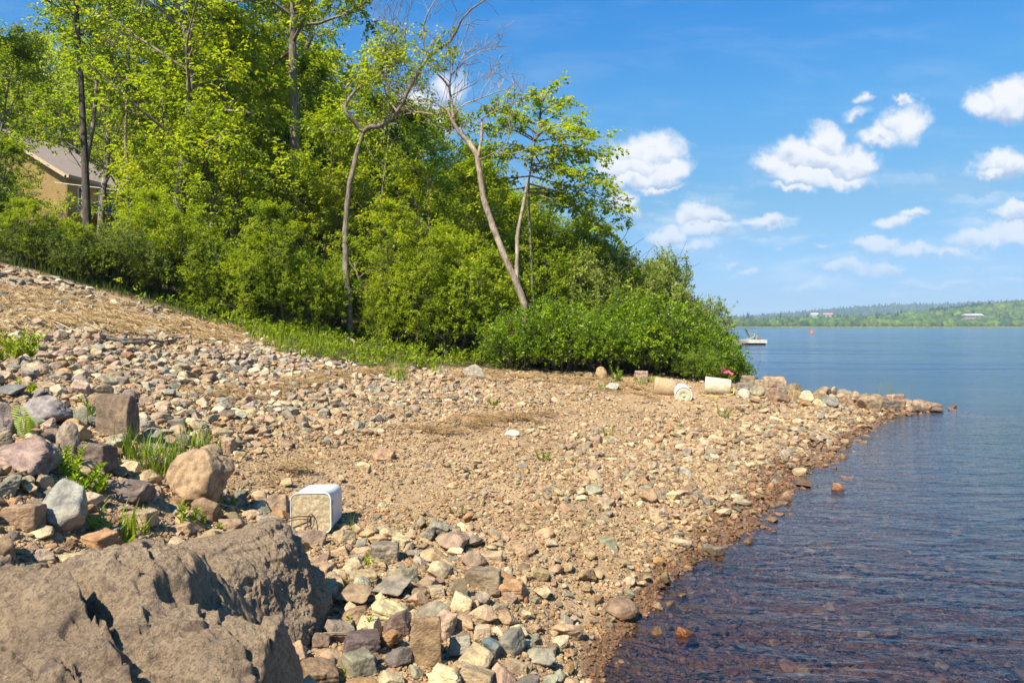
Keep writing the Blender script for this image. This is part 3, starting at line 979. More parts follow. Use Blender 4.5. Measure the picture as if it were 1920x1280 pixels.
sx, sy, sz, ss, spx, spy = sample_stones()
n = len(sx)
upf = np.clip((900 - spy) / 250, 0, 1) * np.clip((1100 - spx) / 500, 0, 1)
pick = np.array([rng.choice(len(PN), p=(PW_up * u + PW_low * (1 - u)) / (PW_up * u + PW_low * (1 - u)).sum()) for u in upf])
base = np.array([PAL[PN[k]] for k in pick])
base = base * (1 + upf[:, None] * np.array([.06, .12, .26]))
scol = np.clip(base * rng.uniform(.8, 1.25, (n, 1)) * rng.uniform(.94, 1.06, (n, 3)), 0, .8)
sscale = np.stack([ss * rng.uniform(.42, .62, n), ss * rng.uniform(.36, .52, n), ss * rng.uniform(.23, .42, n)], 1)
srot = np.stack([rng.normal(0, .22, n), rng.normal(0, .22, n), rng.uniform(0, 6.28, n)], 1)
szz = sz + sscale[:, 2] * rng.uniform(.15, .6, n)
app = ss / sy * ((spx > -10) & (spx < 1930) & (spy < 1290))
order = np.argsort(-app)
IND = order[:200]
REST = order[200:]

LM = [(583, 960, "the square pail"), (1280, 735, "the white bucket"), (430, 1100, "the rounded boulder"), (370, 890, "the big tan boulder"), (798, 1200, "the tall layered stone"), (905, 1085, "the angular brown slab"),
      (920, 1215, "the slate blue stone"), (1165, 1145, "the large brown waterside stone"), (718, 852, "the flat pink orange stone"), (1215, 928, "the rounded brown stone"), (1276, 1020, "the pale cream stone"),
      (222, 785, "the upright brown stone"), (120, 950, "the smooth blue grey boulder"), (270, 645, "the driftwood"), (1286, 1180, "the wet orange stone"), (885, 700, "the grey wedge boulder"), (80, 770, "the fern"), (1505, 900, "the lapped flat stone"),
      (640, 1180, "the smooth brown stone"), (1013, 1230, "the smooth grey oval stone"), (1570, 765, "the rock spit"), (1040, 855, "the lone herb sprig")]
rows = []
for i in IND:
    d = [math.hypot(spx[i] - a, (spy[i] - b) * 1.3) for a, b, _ in LM]
    k = int(np.argmin(d))
    a, b, nm = LM[k]
    dx, dy = spx[i] - a, spy[i] - b
    rel = ("right of" if dx > 0 else "left of") if abs(dx) > abs(dy) * 1.2 else ("below" if dy > 0 else "beyond")
    sub = " under water" if sz[i] < -.05 else ""
    rows.append([PN[pick[i]] + " stone" + sub, f"{rel} {nm}", i])
from collections import defaultdict
gp = defaultdict(list)
for r_ in rows: gp[(r_[0], r_[1])].append(r_[2])
ORD = ["leftmost", "second from left", "third from left", "fourth from left", "fifth from left", "sixth from left", "seventh from left", "eighth from left", "ninth from left", "tenth from left", "eleventh from left", "twelfth from left"]
for (a, b), li in gp.items():
    li.sort(key=lambda q: spx[q])
    for k, i in enumerate(li):
        if len(li) == 1: lab = f"{a} lying {b}"
        else:
            o_ = "rightmost" if k == len(li) - 1 else ORD[min(k, 11)]
            lab = f"{o_} {a} {b}"
        o = obj("stone", ROCKM[int(i) % NVAR], loc=(sx[i], sy[i], szz[i]))
        o.scale = sscale[i]; o.rotation_euler = srot[i]
        o["col"] = tuple(float(q) for q in scol[i])
        tag(o, lab, "stone", "loose stones on the beach")


# ---- the countless rest: one object whose points carry copies of a few small shapes held in the same mesh
def scatter_object(name, pts, attrs, shapes, material, label, cat, group=None):
    nv = len(shapes)
    Vs, Fs, kind, off_ = [pts], [], [np.full(len(pts), -1.)], len(pts)
    for k, (v, f) in enumerate(shapes):
        Vs.append(v); Fs.append(np.asarray(f) + off_); kind.append(np.full(len(v), float(k))); off_ += len(v)
    A = {'shape': np.concatenate(kind)}
    for q, v in attrs.items():
        v = np.asarray(v, float)
        pad = np.zeros((off_ - len(pts),) + v.shape[1:])
        A[q] = np.concatenate([v, pad])
    me = new_mesh(name, np.concatenate(Vs), Fs, material, A, smooth=True)
    o = obj(name, me)
    ng = bpy.data.node_groups.new(name + "_scatter", 'GeometryNodeTree')
    ng.interface.new_socket('Geometry', in_out='INPUT', socket_type='NodeSocketGeometry')
    ng.interface.new_socket('Geometry', in_out='OUTPUT', socket_type='NodeSocketGeometry')
    N, L = ng.nodes, ng.links
    gi, go = N.new('NodeGroupInput'), N.new('NodeGroupOutput')

    def attr(nm, typ='FLOAT'):
        a = N.new('GeometryNodeInputNamedAttribute'); a.data_type = typ; a.inputs[0].default_value = nm
        return a.outputs[0]

    def cmp(val):
        c = N.new('FunctionNodeCompare'); c.data_type = 'FLOAT'; c.operation = 'EQUAL'
        L.new(attr('shape'), c.inputs[0]); c.inputs[1].default_value = val; c.inputs['Epsilon'].default_value = .1
        return c.outputs[0]
    join = N.new('GeometryNodeGeometryToInstance')
    for k in reversed(range(nv)):
        s = N.new('GeometryNodeSeparateGeometry'); s.domain = 'POINT'
        L.new(gi.outputs[0], s.inputs[0]); L.new(cmp(float(k)), s.inputs[1])
        L.new(s.outputs[0], join.inputs[0])
    s = N.new('GeometryNodeSeparateGeometry'); s.domain = 'POINT'
    L.new(gi.outputs[0], s.inputs[0]); L.new(cmp(-1.0), s.inputs[1])
    ip = N.new('GeometryNodeInstanceOnPoints')
    L.new(s.outputs[0], ip.inputs['Points']); L.new(join.outputs[0], ip.inputs['Instance'])
    ip.inputs['Pick Instance'].default_value = True
    fi = N.new('FunctionNodeFloatToInt'); L.new(attr('pick'), fi.inputs[0])
    L.new(fi.outputs[0], ip.inputs['Instance Index'])
    L.new(attr('scl', 'FLOAT_VECTOR'), ip.inputs['Scale'])
    er = N.new('FunctionNodeEulerToRotation'); L.new(attr('rot', 'FLOAT_VECTOR'), er.inputs[0])
    L.new(er.outputs[0], ip.inputs['Rotation'])
    L.new(ip.outputs[0], go.inputs[0])
    md = o.modifiers.new('scatter', 'NODES'); md.node_group = ng
    tag(o, label, cat, group, "stuff")
    return o


small = [(v, f) for v, f in (rock_shape(300 + k, 4, [7, 10][k % 2], [50, 24][k % 2], .09) for k in range(7))]
pts = np.stack([sx, sy, szz], 1)[REST]
scatter_object("pebbles", pts, {'col': scol[REST], 'scl': sscale[REST], 'rot': srot[REST], 'pick': rng.integers(0, 7, len(REST))}, small, M_STONE,
               "countless tan, pink and grey pebbles covering the beach", "pebbles")

gx, gy = [], []
for (y0, y1, dn) in ((1.7, 3.6, 3800), (3.6, 5.2, 2400), (5.2, 7.5, 1100), (7.5, 11, 380), (11, 14, 150)):
    area = (y1 - y0) * (1.85 * y1 * .8)
    a, b = scatter_region(int(area * dn), y0, y1)
    gx.append(a); gy.append(b)
gx, gy = np.concatenate(gx), np.concatenate(gy)
gz = height(gx, gy)
ok = (gz > -.2 - .4 * rng.random(len(gz))) & (veg(gx, gy) < .2)
gx, gy, gz = gx[ok], gy[ok], gz[ok]
n = len(gx)
gcv, _ = zone(*proj(gx, gy, gz))
gs = np.clip((.0062 + .0035 * np.clip(gcv * 2, 0, 1)) * np.exp(rng.normal(0, .45, n)) * np.clip(gy / 4.5, .8, 2.0), .003, .03)
gcol = np.array([1.0, .92, .82]) * np.array([PAL[PN[k]] for k in rng.choice(len(PN), n, p=PW_low)]) * rng.uniform(.75, 1.25, (n, 1))
gscl = np.stack([gs * rng.uniform(.8, 1.3, n), gs * rng.uniform(.7, 1.1, n), gs * rng.uniform(.4, .8, n)], 1)
grot = np.stack([rng.normal(0, .4, n), rng.normal(0, .4, n), rng.uniform(0, 6.28, n)], 1)
tiny = [(v, f) for v, f in (rock_shape(400 + k, 2, 9, 14, .05) for k in range(5))]
print("stones", len(sx), "gravel", n)
gzz = gz + gs * .3 + fbm2(gx, gy, 1.1, 3) * .03 + fbm2(gx, gy, 6, 3, 5.) * .008
scatter_object("gravel", np.stack([gx, gy, gzz], 1), {'col': gcol, 'scl': gscl, 'rot': grot, 'pick': rng.integers(0, 5, n)}, tiny, M_STONE,
               "fine tan gravel lying between the beach stones", "gravel")
# ------------------------------------------------------------------ growing things
def unit(v):
    return v / np.maximum(np.linalg.norm(v, axis=-1, keepdims=True), 1e-9)


class Wood:
    def __init__(s): s.V, s.F, s.n = [], [], 0

    def tube(s, pts, rad, k=6):
        pts = np.asarray(pts, float); m = len(pts)
        rad = np.broadcast_to(np.asarray(rad, float), (m,))
        d = np.gradient(pts, axis=0); d = unit(d)
        up = np.array([0.31, 0.17, 1.0]) if abs(d[0, 2]) < .8 else np.array([1.0, .2, .1])
        a = unit(np.cross(d, up)); b = np.cross(d, a)
        th = np.arange(k) / k * 2 * math.pi
        ring = pts[:, None] + rad[:, None, None] * (a[:, None] * np.cos(th)[None, :, None] + b[:, None] * np.sin(th)[None, :, None])
        if k >= 6:       # knobbly bark: uneven girth
            g_ = ring.reshape(-1, 3)
            f_ = 1 + .16 * perlin(g_ * np.array([9, 9, 3.5]) + 3.3) + .07 * perlin(g_ * 26)
            ring = pts[:, None] + (ring - pts[:, None]) * f_.reshape(m, k)[:, :, None]
        i = np.arange(m * k).reshape(m, k)
        j = np.roll(i, -1, axis=1)
        s.F.append(np.stack([i[:-1], j[:-1], j[1:], i[1:]], -1).reshape(-1, 4) + s.n)
        s.V.append(ring.reshape(-1, 3)); s.n += m * k

    def mesh(s, name, m):
        return new_mesh(name, np.concatenate(s.V), np.concatenate(s.F), m, smooth=True)


def curve(p0, d, L, r, n=6, wob=.12, lift=0.0):
    """a wandering polyline that starts at p0 and heads along d"""
    pts = [np.array(p0, float)]
    d = unit(np.array(d, float))
    for _ in range(n - 1):
        d = unit(d + r.normal(0, wob, 3) + np.array([0, 0, lift]))
        pts.append(pts[-1] + d * L / (n - 1))
    return np.array(pts)


def at(pts, t):
    f = t * (len(pts) - 1); i = min(int(f), len(pts) - 2); f -= i
    return pts[i] * (1 - f) + pts[i + 1] * f, unit(pts[i + 1] - pts[i])


class Leaves:
    """collects sprays of folded leaves"""
    def __init__(s): s.p, s.d, s.n, s.L, s.t = [], [], [], [], []

    def spray(s, tw, r, per, size, droop=.35, flat=.6, spread=.05, tint=None):
        """leaves to both sides of a twig"""
        m = per
        t = r.uniform(.1, 1.02, m)
        f = np.clip(t, 0, .999) * (len(tw) - 1); i = f.astype(int); f = f - i
        p = tw[i] * (1 - f)[:, None] + tw[i + 1] * f[:, None]
        dirv = unit(tw[i + 1] - tw[i])
        side = unit(np.cross(dirv, np.array([0, 0, 1.0])) + r.normal(0, .05, (m, 3)))
        sg = np.where(np.arange(m) % 2 == 0, 1, -1)[:, None]
        d = unit(dirv * .55 + side * sg * .8 + r.normal(0, .35, (m, 3)) + np.array([0, 0, -droop]))
        nn = unit(r.normal(0, 1 - flat, (m, 3)) + np.array([0, 0, 1.0]))
        s.p.append(p + r.normal(0, spread, (m, 3))); s.d.append(d); s.n.append(nn)
        s.L.append(size * r.uniform(.65, 1.25, m))
        tt = (r.random() if tint is None else tint)
        s.t.append(np.clip(tt * .6 + r.uniform(0, .4, m), 0, 1))

    def rosette(s, c, axis, r, per, size, open_=.7, tint=None):
        m = per
        d = unit(r.normal(0, open_, (m, 3)) + axis)
        nn = unit(r.normal(0, .6, (m, 3)) + np.array([0, 0, 1.0]) + axis * .3)
        s.p.append(c + r.normal(0, size * .35, (m, 3))); s.d.append(d); s.n.append(nn)
        s.L.append(size * r.uniform(.65, 1.25, m))
        tt = (r.random() if tint is None else tint)
        s.t.append(np.clip(tt * .6 + r.uniform(0, .4, m), 0, 1))

    def mesh(s, name, m, aspect=.5, fold=.16):
        p, d, nn = np.concatenate(s.p), np.concatenate(s.d), np.concatenate(s.n)
        L, t = np.concatenate(s.L)[:, None], np.concatenate(s.t)
        side = unit(np.cross(d, nn)); nn = np.cross(side, d)
        W = L * aspect * .5
        v0 = p; v1 = p + d * L * .45 + side * W + nn * L * fold; v2 = p + d * L - nn * L * .10; v3 = p + d * L * .45 - side * W + nn * L * fold
        V = np.stack([v0, v1, v2, v3], 1).reshape(-1, 3)
        b = np.arange(len(p)) * 4
        F = np.concatenate([np.stack([b, b + 1, b + 2], 1), np.stack([b, b + 2, b + 3], 1)])
        return new_mesh(name, V, F, m, {'tint': np.repeat(t, 4)})


def limbs_on(wood, lv, r, limb, r0, nsub, sublen, ntw, twlen, per, size, droop, flat, leafy=1.0, tint=None, wob=.16, lift=.03):
    """side branches, twigs and leaves along one limb"""
    Ltot = np.linalg.norm(limb[-1] - limb[0])
    for j in range(nsub):
        t = .22 + .78 * (j + r.uniform(.2, .8)) / nsub
        p, d = at(limb, min(t, .995))
        sd = unit(np.cross(d, r.normal(0, 1, 3)))
        sd[2] = sd[2] * .5
        dd = unit(d * .65 + sd * .9 + np.array([0, 0, .1]))
        L = sublen * (1.15 - .55 * t) * r.uniform(.7, 1.25)
        sb = curve(p, dd, L, r, 5, wob, lift)
        rr = max(r0 * (1 - t * .75) * .45, .006)
        wood.tube(sb, np.linspace(rr, rr * .35, 5), 4)
        tt = r.random() if tint is None else np.clip(tint + r.normal(0, .2), 0, 1)
        for q in range(ntw):
            t2 = .15 + .85 * (q + r.uniform(.1, .9)) / ntw
            p2, d2 = at(sb, min(t2, .995))
            s2 = unit(np.cross(d2, r.normal(0, 1, 3)))
            tw = curve(p2, unit(d2 * .7 + s2 * .8), twlen * r.uniform(.6, 1.3), r, 4, .15, -.03)
            wood.tube(tw, [rr * .35 + .002, rr * .25 + .002, .002, .0015], 3)
            if r.random() < leafy: lv.spray(tw, r, per, size, droop, flat, tint=tt)


def grow_tree(seed, H, r0, crown0, cr, nlimb, nsub=5, ntw=5, twlen=.5, per=14, size=.10, droop=.3, flat=.6, lean=(0, 0), prof=None, bark=None, leaf=None, el0=55, el1=35, wob=.05, aspect=.5, leafy=1.0):
    r = np.random.default_rng(seed)
    wood, lv = Wood(), Leaves()
    tr = curve((0, 0, -.15), (lean[0], lean[1], 1), H + .15, r, 12, wob, .06)
    wood.tube(tr, r0 * np.r_[1.25, np.linspace(1, .12, 11)], 8)
    prof = prof or (lambda t: math.sin(math.pi * min(1, (.16 + .84 * t) ** .8)) ** .75 + .12)
    for i in range(nlimb):
        t = (i + r.uniform(.1, .9)) / nlimb
        h = crown0 + (1 - crown0) * t
        p, _ = at(tr, min(h, .99))
        az = i * 2.4 + r.normal(0, .4)
        L = cr * prof(t) * r.uniform(.75, 1.15)
        el = R(el1 + (el0 - el1) * t + r.normal(0, 9))
        d = (math.cos(az) * math.cos(el), math.sin(az) * math.cos(el), math.sin(el))
        lb = curve(p, d, L, r, 6, .13, .02)
        rr = r0 * (1 - h * .8) * .42 + .008
        wood.tube(lb, np.linspace(rr, rr * .25, 6), 5)
        limbs_on(wood, lv, r, lb, rr, nsub, L * .55, ntw, twlen, per, size, droop, flat, leafy)
    return wood.mesh("tree_wood", bark or BARK_GREY), lv.mesh("tree_leaves", leaf or LEAF_MID, aspect)


def grow_shrub(seed, H, rad, nstem, size, per=9, leaf=None, bark=None, shoots=900, aspect=.5, hollow=.5, open_=.7, twig=True, pointy=.0):
    """a many-stemmed bush: leaf rosettes at the ends of shoots, thick on the outside of a few overlapping lobes"""
    r = np.random.default_rng(seed)
    wood, lv = Wood(), Leaves()
    lobes = []
    for k in range(nstem):
        a = k * 2.4 + r.normal(0, .3)
        q = rad * math.sqrt((k + .3) / nstem) * .72
        hh = H * r.uniform(.55, 1.0) * (1 - .35 * (q / rad) ** 2)
        c = np.array([math.cos(a) * q, math.sin(a) * q, hh * .55])
        lobes.append((c, np.array([rad * r.uniform(.34, .5), rad * r.uniform(.34, .5), hh * .46])))
        st = curve((math.cos(a) * q * .25, math.sin(a) * q * .25, -.1), (math.cos(a) * q, math.sin(a) * q, hh), hh * 1.0, r, 6, .12, .05)
        wood.tube(st, np.linspace(.022, .008, 6) * (1 + H * .2), 5)
        for _ in range(7):
            p, d = at(st, r.uniform(.2, .95))
            wood.tube(curve(p, d + r.normal(0, .8, 3), hh * .4, r, 5, .2), np.linspace(.009, .003, 5), 3)
    per_l = shoots // nstem
    for c, s_ in lobes:
        dv = unit(r.normal(size=(per_l, 3)))
        rr = r.uniform(hollow, 1.0, per_l) ** .6
        dv[:, 2] = np.where(dv[:, 2] < -.75, -dv[:, 2], dv[:, 2])
        noise_ = 1 + .22 * perlin(dv * 2.3 + c * 3 + seed)
        pp = c + dv * s_ * rr[:, None] * noise_[:, None]
        for p, ax in zip(pp, dv):
            if p[2] < .03: p[2] = r.uniform(.03, .2)
            tt = np.clip(.42 + 1.1 * perlin(p[None] * 2.1 + seed)[0] + r.normal(0, .22), 0, 1)
            ax2 = unit(ax * .8 + np.array([0, 0, .7]) + r.normal(0, .25, 3))
            lv.rosette(p, ax2, r, per, size, open_, tt)
            if twig and r.random() < .5: wood.tube([p - ax2 * size * 3, p], [.003, .002], 3)
            if pointy and r.random() < pointy and p[2] > s_[2] * .9:
                tw = curve(p, np.array([0, 0, 1.0]) + r.normal(0, .3, 3), r.uniform(.2, .55), r, 4, .1)
                wood.tube(tw, [.005, .004, .003, .002], 3)
                lv.spray(tw, r, 14, size, .0, .3, .02, tt)
    return wood.mesh("bush_wood", bark or BARK_BROWN), lv.mesh("bush_leaves", leaf or LEAF_BUSH, aspect)


def put_tree(name, label, cat, wood, leaves, x, y, sc=1.0, rz=0.0, group=None, z=None, scz=None, woodname="trunk", leafname="crown"):
    t = thing(name, label, cat, (x, y, (hz(x, y) if z is None else z) - .03), group, rotz=rz)
    t.scale = (sc, sc, scz or sc)
    obj(woodname, wood, t)
    obj(leafname, leaves, t)
    return t


def atpx(px, D):
    return (px - 960) / 1280 * D, D


# ---- meshes shared by the wood
T_TALL = [grow_tree(s, 13, .12, .14, 3.0, 27, 6, 5, .55, 17, .135, leaf=l, bark=b, lean=ln) for s, l, b, ln in
          ((1, LEAF_LIME, BARK_GREY, (.03, 0)), (2, LEAF_MID, BARK_BROWN, (-.04, .02)), (3, LEAF_MID, BARK_GREY, (.05, 0)))]
T_LUSH = grow_tree(5, 13.5, .175, .50, 3.3, 24, 6, 6, .55, 20, .14, leaf=LEAF_LIME, bark=BARK_GREY, lean=(.03, 0), wob=.03, el0=60, el1=15)
T_HIGH = grow_tree(6, 15, .10, .42, 3.0, 22, 6, 5, .6, 15, .14, leaf=LEAF_MID, bark=BARK_SHADE, lean=(.02, 0), wob=.03, el1=20)
T_KNOT = grow_tree(7, 12, .15, .22, 2.8, 24, 6, 5, .55, 17, .135, leaf=LEAF_LIME, bark=BARK_GREY, lean=(-.03, 0), wob=.09)
T_UND = [grow_tree(s, 6, .06, .06, 2.0, 22, 5, 5, .45, 18, .115, leaf=l, bark=b, lean=ln, wob=.09) for s, l, b, ln in
         ((11, LEAF_LIME, BARK_BROWN, (.1, 0)), (12, LEAF_MID, BARK_GREY, (-.08, 0)), (13, LEAF_LIME, BARK_GREY, (.05, .1)))]
S_TALL = [grow_shrub(s, 3.2, 1.7, 12, .09, 9, leaf=l, hollow=.3, shoots=1700, aspect=.62, pointy=.10) for s, l in ((21, LEAF_LIME), (22, LEAF_MID), (23, LEAF_MID))]
S_BUSH = [grow_shrub(s, 1.75, 1.3, 14, .062, 9, leaf=LEAF_BUSH, shoots=1900, aspect=.5, pointy=.07, hollow=.3) for s in (31, 32, 33)]
S_WILL = [grow_shrub(s, 3.2, 1.3, 9, .09, 9, leaf=LEAF_WILLOW, shoots=2000, aspect=.36, pointy=.25) for s in (41, 42)]
S_DARK = [grow_shrub(s, 2.3, 1.8, 9, .075, 8, leaf=LEAF_DARK, shoots=2000, aspect=.45, pointy=.22, hollow=.2) for s in (51, 52)]
H_TREE = [grow_tree(s, 11, .16, .12, 3.6, 16, 5, 4, .9, 11, .32, leaf=l, bark=BARK_GREY) for s, l in ((61, LEAF_LIME), (62, LEAF_MID), (63, LEAF_LIME))]
H_FIR = grow_tree(64, 12, .16, .06, 2.5, 34, 5, 3, .6, 11, .24, droop=.5, leaf=LEAF_DARK, bark=BARK_BROWN, prof=lambda t: 1.08 - t, el0=12, el1=-8, aspect=.35)

# ---- single trees one can tell apart
TREES = [  # px, D, mesh, scale, label
    (-62, 16.5, "H", 1.0, "tall dark trunked tree leaning in at the upper left corner"),
    (166, 19, "H", 1.0, "tall straight dark trunked tree standing before the yellow house"),
    (190, 27, 2, 1.0, "pale trunked tree right behind the dark trunked one by the house"),
    (246, 29, 0, 1.05, "slender light grey tree right of the house's deck"),
    (338, 17.2, "K", 1.0, "leafy lime green tree with a knotty trunk left of centre"),
    (430, 22, 1, 1.05, "dense tall tree between the knotty and the grey trunked ones"),
    (500, 26, 2, 1.1, "tall tree with mid green crown behind the grey trunked one"),
    (556, 18.2, "L", 1.0, "lush tree with a bare grey trunk at the middle of the wood"),
    (620, 25, 2, .85, "slim tree behind the crooked dead one"),
]
for k, (px, D, v, s_, lab) in enumerate(TREES):
    x, y = atpx(px, D)
    put_tree("deciduous_tree", lab, "tree", *({'H': T_HIGH, 'K': T_KNOT, 'L': T_LUSH}.get(v) or T_TALL[v]), x, y, s_, k * 1.3)

UND = [(395, 19, 0, 1.0, "lime young tree left of the wood's middle"), (455, 17, 2, .75, "small lime tree behind the tall grass at the wood's edge"), (520, 20, 1, 1.1, "green young tree under the lush grey trunked tree"),
       (600, 19, 0, .9, "lime young tree between the grey trunked and the crooked tree"), (690, 17.5, 2, .62, "low lime tree with drooping leaves right of the crooked tree's foot"), (720, 21, 1, 1.0, "green young tree behind the crooked tree's fork"),
       (770, 19.5, 0, .85, "lime young tree right of the crooked tree"), (810, 23, 2, 1.05, "lime young tree behind the two dead ones"), (850, 20, 1, .85, "green young tree left of the leaning dead trunk"),
       (905, 22, 0, .85, "lime young tree directly behind the leaning dead trunk"), (1010, 21, 1, .72, "green young tree behind the layered maple"), (1080, 20, 2, .62, "lime young tree right of the layered maple's foot"),
       (290, 24, 2, 1.1, "lime young tree left of the knotty trunked one"), (640, 23, 2, 1.15, "tall lime young tree behind the crooked one's foot"), (-30, 19, 1, .9, "shaded young tree at the left edge beside the house's gable"),
       (740, 26, 2, 1.25, "distant young tree seen through the crooked tree's fork"), (560, 24, 0, 1.2, "lime young tree seen either side of the bare grey trunk"),
       (300, 18.5, 0, .72, "low lime tree in front of the knotty trunk's left side"), (360, 17.2, 2, .8, "bright lime tree in front of the knotty trunk's right side"), (480, 18.6, 0, 1.15, "tall bright lime tree in the wood's left middle"), (660, 20, 1, 1.0, "green young tree between the crooked tree and the pale sticks"),
       (505, 17.6, 2, .55, "small lime tree at the bare grey trunk's foot"), (800, 18.6, 0, .7, "small lime tree before the grey broken stems"), (870, 18.4, 2, .72, "small lime tree under the leaning dead trunk"), (950, 19.2, 0, .82, "lime young tree under the maple's left boughs"), (1040, 18.8, 2, .74, "lime young tree under the maple's right boughs"),
       (612, 15.8, 0, .26, "small drooping lime sapling left of the crooked tree's foot"), (705, 15.4, 2, .28, "small drooping lime sapling right of the crooked tree's foot"), (745, 16.0, 0, .52, "lime sapling among the thin pale sticks"),
       (-12, 17, 1, .42, "shaded sapling whose leaves cover the left of the house's gable"),
       (410, 25, 0, 1.5, "broad lime tree high above the knotty trunk"), (700, 24, 2, 1.1, "lime tree whose top fills the crooked tree's fork"), (620, 18.4, 2, .8, "bright lime tree left of the crooked trunk")]
for k, (px, D, v, s_, lab) in enumerate(UND):
    x, y = atpx(px, D)
    put_tree("young_tree", lab, "tree", *T_UND[v], x, y, s_, k * 2.1 + .5, "young trees inside the wood")

SH = [(420, 14.5, 1, .56, "green shrub behind the tall grass"), (500, 14.7, 0, .55, "lime shrub right above the tall grass"), (575, 15.2, 2, .62, "green shrub left of the crooked tree's foot"), (630, 16.2, 1, .52, "dark green shrub behind the crooked tree's foot"),
      (732, 16.0, 0, .5, "lime shrub right of the crooked tree's foot"), (790, 16.2, 2, .7, "green shrub among the grey broken stems"), (855, 16.0, 0, .85, "broad lime shrub left of the leaning dead trunk"), (930, 17.4, 0, 1.12, "tall lime shrub behind the leaning dead trunk's foot"),
      (1010, 17.2, 2, 1.1, "tall green shrub right of the leaning dead trunk"), (1080, 17.4, 1, 1.1, "tall green shrub behind the glossy bushes"), (340, 16.6, 1, .62, "low shrub at the foot of the knotty trunk"),
      (1150, 18.4, 2, 1.0, "green shrub behind the willows")]
for k, (px, D, v, s_, lab) in enumerate(SH):
    x, y = atpx(px, D)
    put_tree("shrub", lab, "shrub", *S_TALL[v], x, y, s_, k * 1.7, "shrubs along the edge of the wood", woodname="stem", leafname="foliage")

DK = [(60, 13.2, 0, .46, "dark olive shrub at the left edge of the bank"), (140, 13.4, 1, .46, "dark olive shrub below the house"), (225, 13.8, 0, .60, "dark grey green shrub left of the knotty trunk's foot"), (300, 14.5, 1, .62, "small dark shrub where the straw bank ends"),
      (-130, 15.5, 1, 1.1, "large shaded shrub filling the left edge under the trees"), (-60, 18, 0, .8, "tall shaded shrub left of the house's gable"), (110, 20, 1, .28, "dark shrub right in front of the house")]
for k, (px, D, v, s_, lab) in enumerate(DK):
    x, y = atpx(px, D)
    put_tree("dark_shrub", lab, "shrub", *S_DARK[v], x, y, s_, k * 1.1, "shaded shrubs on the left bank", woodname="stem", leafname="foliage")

BU = [(975, 14.7, 0, .78, "leftmost glossy green bush at the edge of the beach"), (1055, 14.6, 1, 1.0, "second glossy green bush from the left"), (1130, 14.7, 2, .92, "third glossy green bush from the left"), (1200, 15.1, 1, 1.16, "tallest glossy green bush in the middle of the row"),
      (1268, 15.3, 2, 1.04, "glossy green bush behind the white bucket"), (1322, 15.4, 1, .8, "glossy green bush near the lake end of the row"), (1312, 14.0, 0, .45, "low bright bush right behind the whitish concrete plug"), (1362, 15.3, 1, .52, "small bush at the lake end overhanging the water")]
for k, (px, D, v, s_, lab) in enumerate(BU):
    x, y = atpx(px, D)
    put_tree("glossy_bush", lab, "bush", *S_BUSH[v], x, y, s_, k * 2.3, "glossy bushes at the edge of the beach", woodname="stem", leafname="foliage")
WI = [(1125, 16.6, 0, .98, "pale leaved willow left of the other willows"), (1185, 16.9, 1, 1.02, "tallest pale leaved willow over the glossy bushes"), (1240, 17.0, 0, .95, "pale leaved willow third from the left"), (1290, 17.0, 1, .72, "lowest pale leaved willow next to the lake")]
for k, (px, D, v, s_, lab) in enumerate(WI):
    x, y = atpx(px, D)
    put_tree("willow_shrub", lab, "shrub", *S_WILL[v], x, y, s_, k * 1.9, "willow shrubs behind the glossy bushes", woodname="stem", leafname="foliage")

# ---- trees drawn limb by limb: pixel polylines standing at their own distance
def limb_px(pts, D, dd=None):
    dd = dd if dd is not None else [0] * len(pts)
    return np.array([P(a, b, D + e) for (a, b), e in zip(pts, dd)])


def resample(p, n):
    t = np.linspace(0, 1, len(p)); q = np.linspace(0, 1, n)
    # gentle Catmull-like smoothing
    return np.stack([np.interp(q, t, p[:, k]) for k in range(3)], 1)


def dead_twigs(wood, r, limb, r0, n, L, depth, gnarl=.16, upv=.25):
    for j in range(n):
        t = .12 + .88 * (j + r.uniform(.1, .9)) / n
        p, d = at(limb, min(t, .995))
        sd = unit(np.cross(d, r.normal(0, 1, 3)))
        q = curve(p, unit(d * .75 + sd * .8 + np.array([0, 0, upv])), L * (1.2 - .6 * t) * r.uniform(.6, 1.3), r, 5, gnarl, .06)
        rr = max(r0 * (1 - .7 * t) * .5, .0065)
        wood.tube(q, np.linspace(rr, max(rr * .4, .0042), 5), 4 if depth else 3)
        if depth: dead_twigs(wood, r, q, rr, max(3, n - 3), L * .5, depth - 1, gnarl, upv)


def base_of(px, D):
    x, y = atpx(px, D)
    return np.array([x, y, hz(x, y) - .12])


